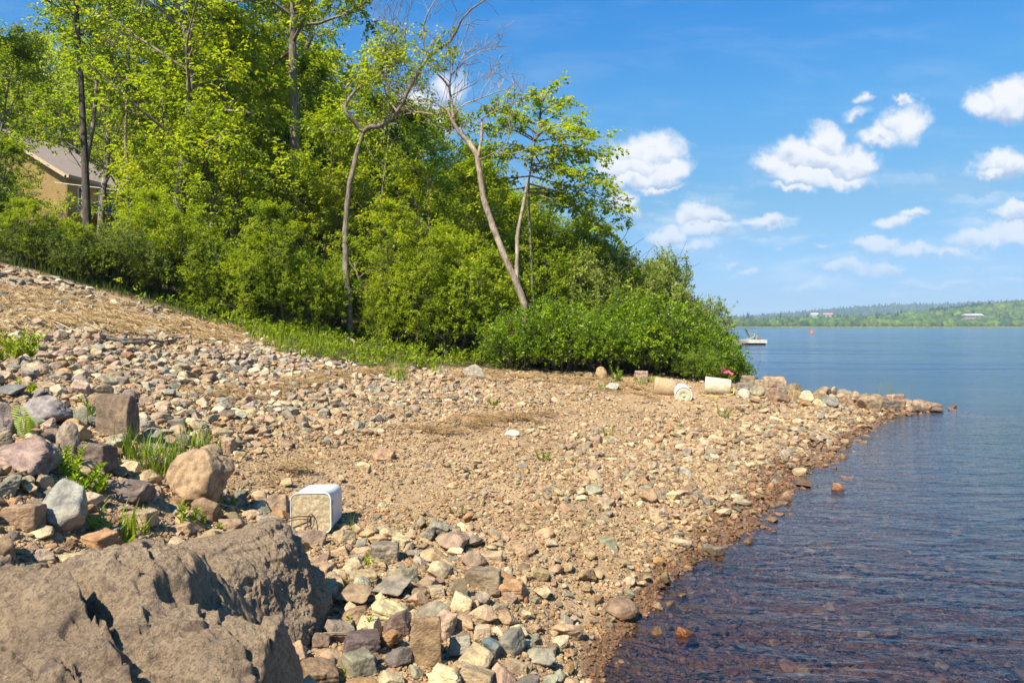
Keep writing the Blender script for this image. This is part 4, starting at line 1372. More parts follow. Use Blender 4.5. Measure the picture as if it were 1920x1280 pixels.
def build_crooked():
    r = np.random.default_rng(5); D = 15.6
    wd, lv = Wood(), Leaves()
    tr = np.concatenate([[base_of(657, D)], limb_px([(655, 570), (650, 500), (651, 430), (658, 340), (668, 290), (681, 248)], D)])
    q = resample(tr, 60); q[1:-1] += np.cumsum(r.normal(0, .004, (58, 3)), 0) * np.sin(np.linspace(0, math.pi, 58))[:, None]
    wd.tube(q, np.linspace(.075, .05, 60), 10)
    L1 = limb_px([(681, 248), (668, 232), (652, 215), (645, 204), (652, 188), (668, 168), (690, 150), (714, 137), (745, 118)], D, [0, -.1, -.2, -.2, -.1, 0, .1, .2, .3])
    L2 = limb_px([(681, 248), (693, 236), (714, 238), (735, 222), (753, 200), (762, 175), (780, 145), (800, 110), (826, 88), (852, 74), (857, 50), (876, 22), (905, 4), (925, -14)], D, np.linspace(0, -1, 14))
    L3 = limb_px([(803, 106), (795, 80), (793, 50), (802, 25), (815, 2), (824, -20)], D, [-.6, -.5, -.4, -.4, -.3, -.3])
    L4 = limb_px([(745, 210), (730, 190), (722, 160), (728, 120), (722, 85), (705, 55), (695, 25)], D, [-.2, .1, .3, .5, .6, .7, .8])
    L5 = limb_px([(722, 85), (735, 60), (738, 25), (750, -10)], D, [.6, .5, .4, .3])
    L6 = limb_px([(693, 236), (676, 260), (700, 225), (735, 180)], D, [0, .1, .4, .7])
    L7 = limb_px([(728, 120), (752, 95), (762, 55), (766, 15), (780, -12)], D, [.5, .3, .2, .1, 0])
    for L, a, b in ((L1, .055, .018), (L2, .062, .014), (L3, .026, .008), (L4, .026, .008), (L5, .014, .006), (L7, .014, .006)):
        q = resample(L, 16)
        wd.tube(q, np.linspace(a, b, 16), 6)
    for L, nn, ln in ((L1, 6, .8), (L2, 9, .85), (L3, 5, .8), (L4, 8, .95), (L5, 5, .8), (L7, 5, .8)):
        dead_twigs(wd, r, resample(L, 10), .016, nn, ln, 1)
    # the few sprays that still carry leaves
    for L, a, b, k, ht in ((L1, .45, 1, 7, .45), (L2, .25, .5, 6, .5), (L4, .1, .55, 8, .5), (L6, .2, 1, 6, .5)):
        for _ in range(k):
            p, d = at(resample(L, 10), r.uniform(a, b))
            sb = curve(p, unit(d + r.normal(0, .8, 3)), .9, r, 5, .15)
            wd.tube(sb, np.linspace(.01, .004, 5), 4)
            limbs_on(wd, lv, r, sb, .01, 4, .5, 3, .3, 11, .10, .5, .5)
    t = thing("crooked_tree", "crooked half bare tree with a forked grey trunk before the wood", "tree", tuple(tr[0]))
    a, b = wd.mesh("crooked_wood", BARK_GREY), lv.mesh("crooked_leaves", LEAF_LIME)
    for nm, me in (("trunk", a), ("crown", b)):
        o = obj(nm, me, t); me.transform(Matrix.Translation(-Vector(tr[0])))


def build_dead():
    r = np.random.default_rng(9); D = 14.9
    wd = Wood()
    tr = np.concatenate([[base_of(990, 15.1)], limb_px([(984, 572), (968, 530), (948, 485), (925, 425), (908, 370), (900, 325), (896, 293), (880, 268), (862, 250), (848, 225), (840, 208), (822, 196)], D)])
    q = resample(tr, 78); q[1:-1] += np.cumsum(r.normal(0, .004, (76, 3)), 0) * np.sin(np.linspace(0, math.pi, 76))[:, None]
    wd.tube(q, np.concatenate([np.linspace(.082, .056, 48), np.linspace(.055, .022, 30)]), 10)
    br = [([(897, 293), (903, 260), (904, 222)], .045, .03, [0, 0, 0]), ([(904, 222), (925, 210), (955, 196), (985, 184)], .016, .006, [0, -.1, -.2, -.3]),
          ([(850, 222), (846, 190), (842, 165), (846, 140), (848, 118), (862, 92), (875, 60)], .035, .008, [0, .1, .2, .2, .2, .3, .3]),
          ([(843, 165), (832, 150), (818, 137), (822, 118), (808, 105)], .026, .012, [.2, .1, 0, 0, 0]), ([(847, 140), (862, 125), (873, 112), (905, 95), (935, 92)], .016, .006, [.2, 0, -.2, -.3, -.4]),
          ([(848, 220), (870, 195), (900, 185), (932, 172), (955, 168)], .016, .006, [0, -.2, -.3, -.5, -.6]), ([(845, 180), (875, 165), (905, 150), (930, 135)], .012, .005, [.1, .3, .5, .6]),
          ([(850, 140), (872, 100), (888, 95), (915, 90)], .012, .005, [.2, .4, .5, .7]), ([(842, 208), (815, 215), (785, 210), (760, 214), (730, 225)], .018, .006, [0, .1, .2, .3, .4]),
          ([(825, 197), (800, 185), (770, 190), (745, 180)], .014, .006, [0, -.1, -.2, -.3]), ([(898, 300), (930, 285), (955, 290), (990, 280)], .012, .005, [0, -.2, -.4, -.5])]
    for L, a, b, dd in br:
        q = resample(limb_px(L, D, dd), 12)
        wd.tube(q, np.linspace(a, b, 12), 6)
        if a > .04: continue
        dead_twigs(wd, r, q, .014, 6, .8, 1)
    dead_twigs(wd, r, resample(tr, 20)[12:], .016, 6, .85, 1)
    me = wd.mesh("dead_wood", BARK_DEAD)
    # the second, thinner dead stem that leaves the foot of the first
    w2 = Wood()
    st = limb_px([(968, 528), (969, 500), (970, 440), (978, 400), (985, 365), (989, 344)], D, [0, .1, .15, .2, .2, .2])
    w2.tube(resample(st, 14), np.linspace(.052, .03, 14), 7)
    m2 = w2.mesh("dead_stem", BARK_DEAD)
    t = thing("dead_tree", "bleached dead tree leaning left over the shrubs, its bare branches against the sky", "tree", tuple(tr[0]))
    for nm, m_ in (("trunk", me), ("stem", m2)):
        o = obj(nm, m_, t); m_.transform(Matrix.Translation(-Vector(tr[0])))


def build_maple():
    r = np.random.default_rng(15); D = 16.0
    wd, lv = Wood(), Leaves()
    tr = np.concatenate([[base_of(1000, D)], limb_px([(998, 520), (994, 440), (990, 350), (996, 310), (1004, 260), (1012, 215), (1018, 178)], D)])
    wd.tube(resample(tr, 16), np.linspace(.036, .01, 16), 7)
    # layered boughs: start on the trunk, end point, all in metres once placed
    BG = [((992, 345), (1178, 408)), ((992, 360), (1090, 400)), ((994, 330), (1162, 385)), ((996, 310), (1150, 350)), ((996, 320), (1120, 335)), ((999, 290), (1150, 290)), ((1000, 280), (1118, 285)), ((1003, 265), (1130, 258)),
          ((1005, 255), (1090, 240)), ((1008, 235), (1080, 225)), ((1011, 215), (1060, 196)), ((1014, 200), (1030, 170)), ((1016, 190), (985, 178)), ((1008, 235), (940, 205)), ((1004, 262), (905, 240)), ((1005, 250), (925, 190)),
          ((1000, 285), (895, 285)), ((998, 300), (880, 310)), ((996, 330), (905, 345)), ((992, 350), (890, 385)), ((1004, 262), (1040, 250)), ((999, 290), (960, 270)), ((1000, 280), (1060, 300)), ((992, 355), (1040, 370)), ((996, 310), (1060, 330)), ((1008, 235), (1010, 200)), ((992, 360), (1150, 440)), ((1003, 265), (950, 240)), ((1000, 285), (1030, 320))]
    for k, (a, b) in enumerate(BG):
        dz = r.uniform(-1.1, 1.1)
        p0, p1 = P(*a, D), P(*b, D + dz)
        mid = (p0 + p1) / 2 + np.array([0, 0, .12]) + r.normal(0, .06, 3)
        lb = resample(np.array([p0, mid, p1]), 7)
        wd.tube(lb, np.linspace(.022, .006, 7), 5)
        L = np.linalg.norm(p1 - p0)
        ns = max(4, int(L * 5.5))
        for j in range(ns):
            t_ = .2 + .8 * (j + r.uniform(.1, .9)) / ns
            p, d = at(lb, min(t_, .99))
            sd = unit(np.cross(d, np.array([0, 0, 1.0]))) * (1 if j % 2 else -1)
            tw = curve(p, unit(d * .6 + sd * .8 + r.normal(0, .15, 3)), r.uniform(.35, .7), r, 4, .12, -.02)
            wd.tube(tw, [.006, .005, .003, .002], 3)
            tt = r.random()
            lv.spray(tw, r, 34, .105, .15, .8, .05, tt)
    t = thing("layered_maple", "airy young maple with layered boughs reaching right over the bushes", "tree", tuple(tr[0]))
    for nm, m_ in (("trunk", wd.mesh("maple_wood", BARK_GREY)), ("crown", lv.mesh("maple_leaves", LEAF_LIME, .7))):
        o = obj(nm, m_, t); m_.transform(Matrix.Translation(-Vector(tr[0])))


build_crooked(); build_dead(); build_maple()

# small dead stems and poles seen inside the wood
def pole(px, D, pyt, pyb_D, lean, rad, label, seed, name="bare_tree", bark=None, tw=4):
    r = np.random.default_rng(seed)
    b = base_of(px, D)
    top_ = P(px + lean, pyt, D + r.uniform(-.4, .4))
    wd = Wood()
    mid = (b + top_) / 2 + r.normal(0, .12, 3)
    q = resample(np.array([b, (b + mid) / 2 + r.normal(0, .05, 3), mid, (mid + top_) / 2 + r.normal(0, .05, 3), top_]), 12)
    wd.tube(q, np.linspace(rad, rad * .45, 12), 6)
    dead_twigs(wd, r, q[4:], rad * .4, tw, .9, 1, .12, .05)
    me = wd.mesh(name, bark or BARK_DEAD); me.transform(Matrix.Translation(-Vector(b)))
    o = obj(name, me, loc=tuple(b))
    tag(o, label, "dead tree", "dead stems inside the wood")


pole(768, 18.0, 385, 0, 10, .05, "grey broken stem left of the leaning dead trunk", 1)
pole(785, 18.3, 400, 0, 5, .06, "thicker broken stem with stubs beside the grey broken one", 2)
pole(735, 17.5, 250, 0, -5, .035, "thin bleached stem right of the crooked tree", 3, tw=6)
pole(590, 20, 235, 0, 10, .04, "thin bleached stem right of the lush tree's trunk", 4, tw=6)
pole(248, 22, 60, 0, -4, .07, "bleached bare trunk right of the house", 5, tw=7)
pole(172, 20.5, 150, 0, 10, .10, "pale smooth trunk just right of the dark bare one", 8, tw=5)
pole(705, 16.4, 480, 0, 12, .018, "thin pale crossing stick at the crooked tree's foot", 11, tw=3)
pole(740, 16.3, 500, 0, -30, .018, "thin pale stick slanting left in the brush", 12, tw=3)
pole(840, 20, 300, 0, 60, .035, "pale slanting stem behind the two dead trees", 13, tw=6)

# ---- the wooded hillside behind
def hillside():
    r = np.random.default_rng(77)
    placed = []
    tries = 0
    while len(placed) < 150 and tries < 6000:
        tries += 1
        y = 26 + 80 * r.random() ** 1.1
        px = r.uniform(-250, 1000)
        x = (px - 960) / 1280 * y
        if y > 36 and x > .30 * y - 9: continue
        if y < 34 and px > 760: continue
        if -40 < x < -24 and y < 57 and abs(px - 90) < 260 and y > 36: continue
        if y < 50 and -60 < px < 275: continue
        if any((x - a) ** 2 + (y - b) ** 2 < (2.6 + y * .012) ** 2 for a, b in placed): continue
        placed.append((x, y))
        k = r.integers(0, 3)
        s_ = r.uniform(.75, 1.15)
        if px > 640: s_ *= .62
        elif y < 36: s_ *= .95
        if r.random() < .12:
            t = put_tree("fir_tree", "dark fir among the lime green trees of the hillside wood", "tree", *HF, x, y, s_, r.uniform(0, 6), "firs of the hillside wood")
        else:
            t = put_tree("hillside_tree", "lime green tree of the dense hillside wood behind", "tree", *H_TREE[k], x, y, s_, r.uniform(0, 6), "trees of the hillside wood")


HF = H_FIR
hillside()

pole(470, 19.5, 170, 0, -12, .035, "thin bleached stem left of the bare grey trunk", 21, tw=7)
pole(400, 20, 60, 0, 20, .04, "thin pale leaning stem right of the knotty tree", 22, tw=7)
pole(530, 22, 100, 0, -30, .035, "slim pale stem leaning left behind the bare grey trunk", 23, tw=7)
pole(820, 17.4, 330, 0, -18, .028, "slim pale stem right of the broken stems", 24, tw=6)
pole(610, 18, 300, 0, 34, .028, "slim pale stem slanting right before the crooked tree", 25, tw=6)

# straggling saplings that spill out in front of the shrubs
SP = [(30, 13.0, .20, 1, "straggling sapling at the far left of the bank's edge"), (95, 13.2, .22, 0, "straggling sapling below the house's gable"), (180, 13.5, .20, 2, "thin sapling before the dark shrub under the house's window"),
      (262, 14.0, .34, 1, "lime sapling rising from the dark shrubs left of the knotty tree"), (318, 14.3, .28, 0, "small sapling where the straw bank meets the shrubs"), (385, 14.2, .36, 2, "lime sapling right of the knotty tree's foot"), (450, 14.0, .30, 0, "small lime sapling behind the tall grass's left end"),
      (535, 14.5, .44, 1, "green sapling rising right of the tall grass"), (585, 14.6, .18, 2, "tiny sapling at the grass edge left of the crooked tree"), (780, 15.4, .46, 0, "lime sapling halfway between the crooked and the leaning tree"), (835, 15.2, .34, 1, "small green sapling behind the grass near the leaning tree"), (900, 15.6, .50, 2, "lime sapling left of the leaning tree's foot"),
      (140, 14.6, .18, 2, "sapling half hiding the dark trunk's foot"), (1010, 16.0, .52, 0, "lime sapling poking up behind the glossy bushes"), (1090, 16.2, .55, 2, "lime sapling above the glossy bush row's left middle")]
for k, (px, D, s_, v, lab) in enumerate(SP):
    x, y = atpx(px, D)
    put_tree("sapling", lab, "sapling", *T_UND[v], x, y, s_, k * 1.9, "saplings at the edge of the wood")
# ------------------------------------------------------------------ grass, herbs, straw
def blades(px_, py_, pz_, h, wdt, r, bend=.45, segs=3):
    """many curved grass blades in one go"""
    n = len(px_)
    az = r.uniform(0, 6.283, n); b = r.uniform(.1, 1.0, n) * bend
    dx, dy = np.cos(az), np.sin(az)
    saz = az + math.pi / 2 + r.normal(0, .3, n)
    sx_, sy_ = np.cos(saz), np.sin(saz)
    V = []
    for k in range(segs + 1):
        t = k / segs
        cx = px_ + dx * h * b * t ** 1.8; cy = py_ + dy * h * b * t ** 1.8
        cz = pz_ + h * (t - .35 * b * t ** 2.4)
        w_ = wdt * (1 - t) ** .7 * (.6 + .4 * min(1, t * 3 + .3))
        if k < segs:
            V += [np.stack([cx - sx_ * w_, cy - sy_ * w_, cz], 1), np.stack([cx + sx_ * w_, cy + sy_ * w_, cz], 1)]
        else:
            V += [np.stack([cx, cy, cz], 1)]
    V = np.stack(V, 1)
    m = V.shape[1]
    base = np.arange(n) * m
    Fq = [np.stack([base + 2 * k, base + 2 * k + 1, base + 2 * k + 3, base + 2 * k + 2], 1) for k in range(segs - 1)]
    Ft = np.stack([base + 2 * segs - 2, base + 2 * segs - 1, base + 2 * segs], 1)
    return V.reshape(-1, 3), np.concatenate(Fq), Ft, m


def blade_object(name, xs, ys, hs, ws, seed, material=LEAF_GRASS, bend=.5, tint=None, loc=None):
    r = np.random.default_rng(seed)
    zs = height(xs, ys) - .01
    if loc is not None: xs, ys, zs = xs - loc[0], ys - loc[1], zs - loc[2]
    V, Fq, Ft, m = blades(xs, ys, zs, hs, ws, r, bend)
    t = r.uniform(.1, .9, len(xs)) if tint is None else tint
    return obj(name, new_mesh(name, V, [Fq, Ft], material, {'tint': np.repeat(t, m)}), loc=loc)


def edge_points(n, x0, x1, d0, d1, seed, dens=None):
    r = np.random.default_rng(seed)
    x = r.uniform(x0, x1, n)
    y = np.interp(x, VL[:, 0], VL[:, 1]) + r.uniform(d0, d1, n)
    keep = fbm2(x, y, 1.1, 3, seed * 1.0) > r.normal(-.05, .25, n)
    return x[keep], y[keep], r


# grass at the foot of the wood
x, y, r = edge_points(26000, -6.3, .2, -.35, 2.8, 3)
k_ = (fbm2(x, y, 1.7, 3, 9.) + .55 * smooth(.2, 1.1, veg(x, y)) + .5 * np.exp(-((x + 4.3) / .9) ** 2)) > r.normal(.72, .2, len(x))
x, y = x[k_], y[k_]
h = r.uniform(.05, .19, len(x)) * (1 + 1.3 * np.exp(-((x + 4.3) / .8) ** 2) + .9 * np.exp(-((x + 1.1) / .5) ** 2))
o = blade_object("grass", x, y, h, .005 + .004 * r.random(len(x)), 31)
tag(o, "lime green grass growing along the foot of the wood", "grass", kind="stuff")
x, y, r = edge_points(5000, -14, -6, .35, 2.0, 4)
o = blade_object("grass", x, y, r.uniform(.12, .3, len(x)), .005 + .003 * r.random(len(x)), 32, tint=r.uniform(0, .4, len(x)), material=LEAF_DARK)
tag(o, "shaded grass below the dark shrubs on the left bank", "grass", kind="stuff")


def ground_cover():
    r = np.random.default_rng(8)
    lv = Leaves()
    x, y, _ = edge_points(5200, -9.5, .6, .1, 3.6, 9)
    k_ = r.random(len(x)) < np.clip((x + 8.5) / 4, .04, .5)
    x, y = x[k_], y[k_]
    z = height(x, y)
    for a, b, c in zip(x, y, z):
        lv.rosette(np.array([a, b, c + r.uniform(.02, .30)]), np.array([0, 0, 1.0]), r, 7, .075, .8)
    o = obj("ground_cover", lv.mesh("ground_cover", LEAF_MID, .5))
    tag(o, "low leafy ground cover between the grass and the shrubs", "ground cover", kind="stuff")


ground_cover()


def straw_mesh(name, n, pts, r, L0=.12, L1=.4, rad=.0028, main=None, tone=1.0):
    """dry stalks washed up in mats"""
    x, y = pts
    z = height(x, y)
    n = len(x)
    L = r.uniform(L0, L1, n)
    az = (r.normal(0, .95, n) + main) if main is not None else r.uniform(0, 6.28, n)
    d = np.stack([np.cos(az), np.sin(az), r.normal(0, .12, n)], 1)
    c = np.stack([x, y, z + .02 + r.uniform(0, .045, n)], 1)
    e = np.stack([x + d[:, 0] * L * .5, y + d[:, 1] * L * .5], 1); ez = height(e[:, 0], e[:, 1])
    e2 = np.stack([x - d[:, 0] * L * .5, y - d[:, 1] * L * .5], 1); ez2 = height(e2[:, 0], e2[:, 1])
    d[:, 2] += (ez - ez2) / L
    sag = np.zeros((n, 3)); sag[:, 2] = r.normal(.01, .015, n); sag[:, :2] = r.normal(0, .02, (n, 2))
    side = unit(np.cross(d, [0, 0, 1.0])); up = np.cross(side, d); up = unit(up)
    V = []
    for t, k in ((-.5, .6), (0, 1), (.5, .5)):
        p = c + d * L[:, None] * t + sag * (1 - abs(t) * 2)
        w_ = (rad * r.uniform(.6, 1.6, n) * k)[:, None]
        V += [p + side * w_, p - side * w_, p + up * w_ * .9]
    V = np.stack(V, 1).reshape(-1, 3)
    b = np.arange(n)[:, None] * 9
    F = []
    for s_ in (0, 3):
        for (i, j) in ((0, 1), (1, 2), (2, 0)):
            F.append(np.concatenate([b + s_ + i, b + s_ + j, b + s_ + 3 + j, b + s_ + 3 + i], 1))
    return new_mesh(name, V, np.concatenate(F), None, {'tint': np.repeat(r.random(n) * tone, 9)})


def mat_straw():
    m, t, out = mat("washed_up_straw")
    at_ = t.add('ShaderNodeAttribute', attribute_name='tint')
    c = t.ramp(at_.outputs['Fac'], [(0, (.14, .08, .035)), (.3, (.32, .195, .085)), (.7, (.50, .33, .15)), (1, (.68, .48, .24))])
    principled(t, out, c, .75, None, .25)
    return m


M_WASH = mat_straw()


def straw_band(poly, n, width, seed, name_label, **kw):
    """scatter along a pixel-traced strand line laid on the beach"""
    r = np.random.default_rng(seed)
    P_ = np.array([hit(a, b)[:2] for a, b in poly])
    seg = np.linalg.norm(np.diff(P_, axis=0), axis=1); cum = np.r_[0, np.cumsum(seg)]
    s_ = r.uniform(0, cum[-1], n)
    x = np.interp(s_, cum, P_[:, 0]); y = np.interp(s_, cum, P_[:, 1])
    x = x + r.normal(0, width * .5, n); y = y + r.normal(0, width, n)
    keep = fbm2(x, y, 3.4, 4, seed) > r.normal(.14, .12, n)
    me = straw_mesh("straw", n, (x[keep], y[keep]), r, **kw)
    me.materials.append(M_WASH)
    o = obj("straw", me)
    tag(o, name_label, "straw", kind="stuff")


straw_band([(-120, 590), (0, 598), (150, 608), (300, 612), (440, 632)], 17000, .6, 51, "thick mat of dry straw washed up on the top of the bank", L0=.12, L1=.42, rad=.0042, main=.1)
straw_band([(-60, 560), (100, 570), (200, 575)], 4000, .5, 52, "thin straw between the shaded cobbles of the bank", L0=.1, L1=.4, rad=.004)
straw_band([(370, 742), (470, 748), (560, 722), (640, 706), (700, 700), (760, 692)], 8000, .24, 53, "ragged line of straw across the upper cobbles", L0=.06, L1=.26, rad=.003, main=.35, tone=.75)
straw_band([(770, 820), (830, 808), (890, 795), (960, 790), (1030, 780)], 5500, .2, 54, "dark strand line of straw over the gravel strip", L0=.05, L1=.2, rad=.0028, main=.3, tone=.55)
straw_band([(860, 705), (960, 706), (1080, 714), (1180, 732), (1230, 740)], 9000, .34, 55, "brown straw litter in front of the glossy bushes", L0=.06, L1=.24, rad=.0034, main=0, tone=.8)
straw_band([(455, 905), (560, 880), (680, 862)], 1500, .12, 56, "few dark wisps of straw on the bare gravel", L0=.04, L1=.16, rad=.002, main=.3)


# ---- single plants
def leafy_sprig(label, px, py, h, nst, seed, ll=.05, mat_=LEAF_BUSH, name="herb", asp=.28, spread=.35, per=22):
    r = np.random.default_rng(seed)
    b = hit(px, py)
    t = thing(name, label, "plant", tuple(b))
    wd, lv = Wood(), Leaves()
    for k in range(nst):
        a = k * 2.4
        d = np.array([math.cos(a) * spread, math.sin(a) * spread, 1]) + r.normal(0, .08, 3)
        st = curve((math.cos(a) * .02 * nst ** .5, math.sin(a) * .02 * nst ** .5, -.02), d, h * r.uniform(.65, 1.1), r, 5, .1)
        wd.tube(st, np.linspace(.0028, .001, 5), 4)
        m = per
        for q in range(m):
            tt = .15 + .85 * q / m
            p, dd = at(st, min(tt, .99))
            az = q * 2.4
            ld = unit(np.array([math.cos(az), math.sin(az), .75]) + dd * .5)
            lv.p.append(p[None]); lv.d.append(ld[None]); lv.n.append(unit(np.array([[0, 0, 1.0]]) + r.normal(0, .2, (1, 3))))
            lv.L.append(np.array([ll * (1.1 - .5 * tt) * r.uniform(.8, 1.2)])); lv.t.append(np.array([r.uniform(.3, 1)]))
    obj("stem", wd.mesh("sprig_stem", LEAF_BUSH if False else M_STEM), t)
    obj("foliage", lv.mesh("sprig_leaves", mat_, asp), t)


M_STEM = simple("green_stem", (.16, .22, .04), .6, .3, 20)


def tuft(label, px, py, h, n, rad, seed, w_=.005, bend=.55, name="grass_tuft", tint=None, mat_=LEAF_GRASS):
    r = np.random.default_rng(seed)
    b = hit(px, py)
    q = rad * np.sqrt(r.random(n)); a = r.uniform(0, 6.28, n)
    o = blade_object(name, b[0] + q * np.cos(a), b[1] + q * np.sin(a), h * r.uniform(.45, 1.1, n), w_ * r.uniform(.6, 1.3, n), seed, mat_, bend, tint, tuple(b))
    tag(o, label, "grass tuft" if name == "grass_tuft" else "plant")


tuft("big clump of broad bright grass blades behind the huge ribbed boulder", 215, 1012, .22, 42, .10, 1, .0085, .9)
tuft("smaller clump of broad blades left of the tall leafy herb", 262, 1000, .15, 16, .06, 2, .007, .8)
tuft("dense green grass clump left of the big tan boulder", 300, 880, .30, 260, .22, 3, .0045, .5)
tuft("grass fringe behind the big tan boulder", 375, 838, .2, 120, .16, 4, .004, .5)
tuft("thin grass blades between the upright brown stone and the herb row", 245, 860, .26, 30, .12, 5, .0035, .7)
leafy_sprig("tall leafy herb just behind the rounded boulder", 345, 985, .17, 3, 11, .055)
leafy_sprig("bushy leafy herb right of the tall leafy one", 362, 985, .10, 4, 12, .045)
leafy_sprig("leafy herb climbing between the pinkish and the dark brown boulders", 125, 880, .22, 3, 13, .06)
leafy_sprig("leafy herb beside the smooth blue grey boulder's top", 148, 912, .16, 5, 14, .06)
leafy_sprig("dark narrow leaved herb right of the smooth blue grey boulder", 168, 925, .12, 5, 15, .06)
leafy_sprig("small herb left of the upright brown stone", 178, 790, .22, 4, 16, .06)
leafy_sprig("bright herb bush on the cobbles at the left edge", 38, 678, .36, 11, 17, .09, LEAF_GRASS, asp=.35)
leafy_sprig("sparse bright herb left of the bright herb bush", 5, 680, .22, 5, 18, .08, LEAF_GRASS)
leafy_sprig("small yellowish herb on the cobbles below the bright herb bush", 45, 738, .14, 5, 19, .06, LEAF_LIME)
leafy_sprig("small herb at the shaded foot of the big tan boulder", 422, 950, .07, 4, 20, .035)
leafy_sprig("small pale herb in front of the tan boulder's stones", 395, 992, .05, 4, 21, .03)
leafy_sprig("leafy sprig beside the smooth brown stone", 668, 1182, .10, 2, 22, .035)
leafy_sprig("leafy sprig above the wide tan brown stone", 695, 1065, .10, 3, 23, .035)
leafy_sprig("lone herb sprig in the middle of the pebble beach", 1018, 864, .13, 3, 24, .045)
leafy_sprig("dark herb sprig on the gravel right of the square pail's grass", 855, 968, .12, 2, 25, .03, LEAF_DARK)
leafy_sprig("small herb sprig on the pebbles halfway to the white bucket", 1140, 822, .20, 2, 26, .05)
leafy_sprig("thin herb standing on the gravel before the white bucket", 1355, 785, .30, 3, 27, .06, LEAF_WILLOW)
leafy_sprig("thin dry herb right of the one before the white bucket", 1422, 772, .26, 2, 28, .05, LEAF_WILLOW)
leafy_sprig("leafy plant beside the upright orange tan stone", 1155, 718, .34, 4, 29, .09)
leafy_sprig("leafy sprig on top of the rock spit", 1597, 742, .26, 3, 30, .08, LEAF_LIME)
leafy_sprig("small yellow green sprig on the rock spit's crest", 1562, 742, .14, 4, 31, .07, LEAF_LIME)
leafy_sprig("small herb near the strand line of straw", 1063, 872, .05, 3, 32, .03)
leafy_sprig("small herb before the straw litter", 925, 762, .16, 4, 33, .05)
tuft("thin grass tuft at the square pail's right foot", 660, 1000, .17, 7, .02, 41, .0035, .4)
tuft("tiny grass tuft at the square pail's corner", 628, 1008, .06, 12, .03, 42, .003)
tuft("lone pair of grass sprigs on the gravel right of the square pail", 748, 1015, .14, 9, .03, 43, .0035, .5)
tuft("grass tuft between rounded boulder and wide tan brown stone", 632, 1108, .10, 60, .07, 44, .003, .6)
tuft("olive grass tuft beyond the wide tan brown stone", 745, 712, .42, 110, .22, 45, .005, .4)
tuft("green grass tuft in front of the rough pinkish stone", 1202, 722, .2, 90, .16, 46, .006, .5)
tuft("grass tuft beside the pale flat grey stone", 1132, 730, .2, 50, .12, 47, .005, .6)
tuft("low green grass right of the rough pinkish stone", 1228, 716, .25, 50, .14, 48, .005, .6)
tuft("dry wisp of grass in front of the glossy bushes", 1090, 745, .16, 30, .12, 49, .004, .6, mat_=LEAF_WILLOW)
tuft("small grass tuft at bottom centre between the stones", 628, 1262, .05, 50, .06, 50, .0028, .6)


def reeds(label, px, py, n, rad, h, seed):
    r = np.random.default_rng(seed)
    d = pdir(px, py); D = -CAMH / d[2]
    b = np.array([d[0] * D, D, 0.0])
    wd = Wood()
    for _ in range(n):
        p = np.array([r.normal(0, rad), r.normal(0, rad * .6), -.25])
        q = curve(p, (r.normal(0, .1), r.normal(0, .1), 1), h * r.uniform(.5, 1.1) + .25, r, 6, .04)
        wd.tube(q, np.linspace(.006, .0015, 6), 4)
    o = obj("reeds", wd.mesh("reeds", M_STEM), loc=tuple(b))
    tag(o, label, "reeds", "reeds by the tip of the spit")


reeds("tallest reeds standing in the water behind the spit's tip", 1660, 741, 16, .16, .42, 1)
reeds("short reeds right of the tallest ones", 1698, 748, 9, .12, .26, 2)
reeds("few faint reed tips in open water beyond the spit", 1745, 757, 4, .15, .18, 3)


def fern():
    r = np.random.default_rng(4)
    b = hit(48, 822)
    t = thing("fern", "bright green fern growing between the boulders at the left", "fern", tuple(b))
    wd, lv = Wood(), Leaves()
    for k, (dx, dy, h) in enumerate(((-.12, 0, .24), (.15, -.1, .17), (-.4, .1, .14))):
        st = curve((0, 0, -.03), (dx, dy, 1), h, r, 9, .04)
        wd.tube(st, np.linspace(.003, .001, 9), 4)
        for q in range(12):
            tt = .2 + .8 * q / 12
            p, dd = at(st, min(tt, .99))
            for sg in (-1, 1):
                lv.p.append(p[None]); lv.d.append(unit(np.array([[sg * 1.0, -.1, .35]]))); lv.n.append(np.array([[0, -.9, .4]]))
                lv.L.append(np.array([.07 * math.sin(math.pi * min(1, (1.08 - tt) * 1.1)) + .01])); lv.t.append(np.array([r.uniform(.6, 1)]))
    obj("stem", wd.mesh("fern_stem", M_STEM), t); obj("frond", lv.mesh("fern_leaves", LEAF_GRASS, .17, .03), t)


fern()


def stick(label, pts, rad, mat_=M_STRAW, name="stick", cat="stick", k=6, n=10, side=None, lift=.0):
    """a piece of wood lying on the ground, traced by its ground points"""
    q = np.array([hit(a, b) for a, b in pts]); q[:, 2] = np.maximum(q[:, 2], -.03) + rad + lift
    q = resample(q, n); r = np.random.default_rng(len(label)); q[1:-1] += r.normal(0, rad * .5, (n - 2, 3))
    wd = Wood(); wd.tube(q, np.linspace(rad, rad * .5, n), k)
    if side:
        for t_, L in side:
            p, d = at(q, t_); wd.tube(curve(p, d + r.normal(0, .5, 3) * np.array([1, 1, .2]), L, r, 5, .1), np.linspace(rad * .5, rad * .2, 5), 4)
    me = wd.mesh(name, mat_); me.transform(Matrix.Translation(-Vector(q[0])))
    tag(obj(name, me, loc=tuple(q[0])), label, cat)


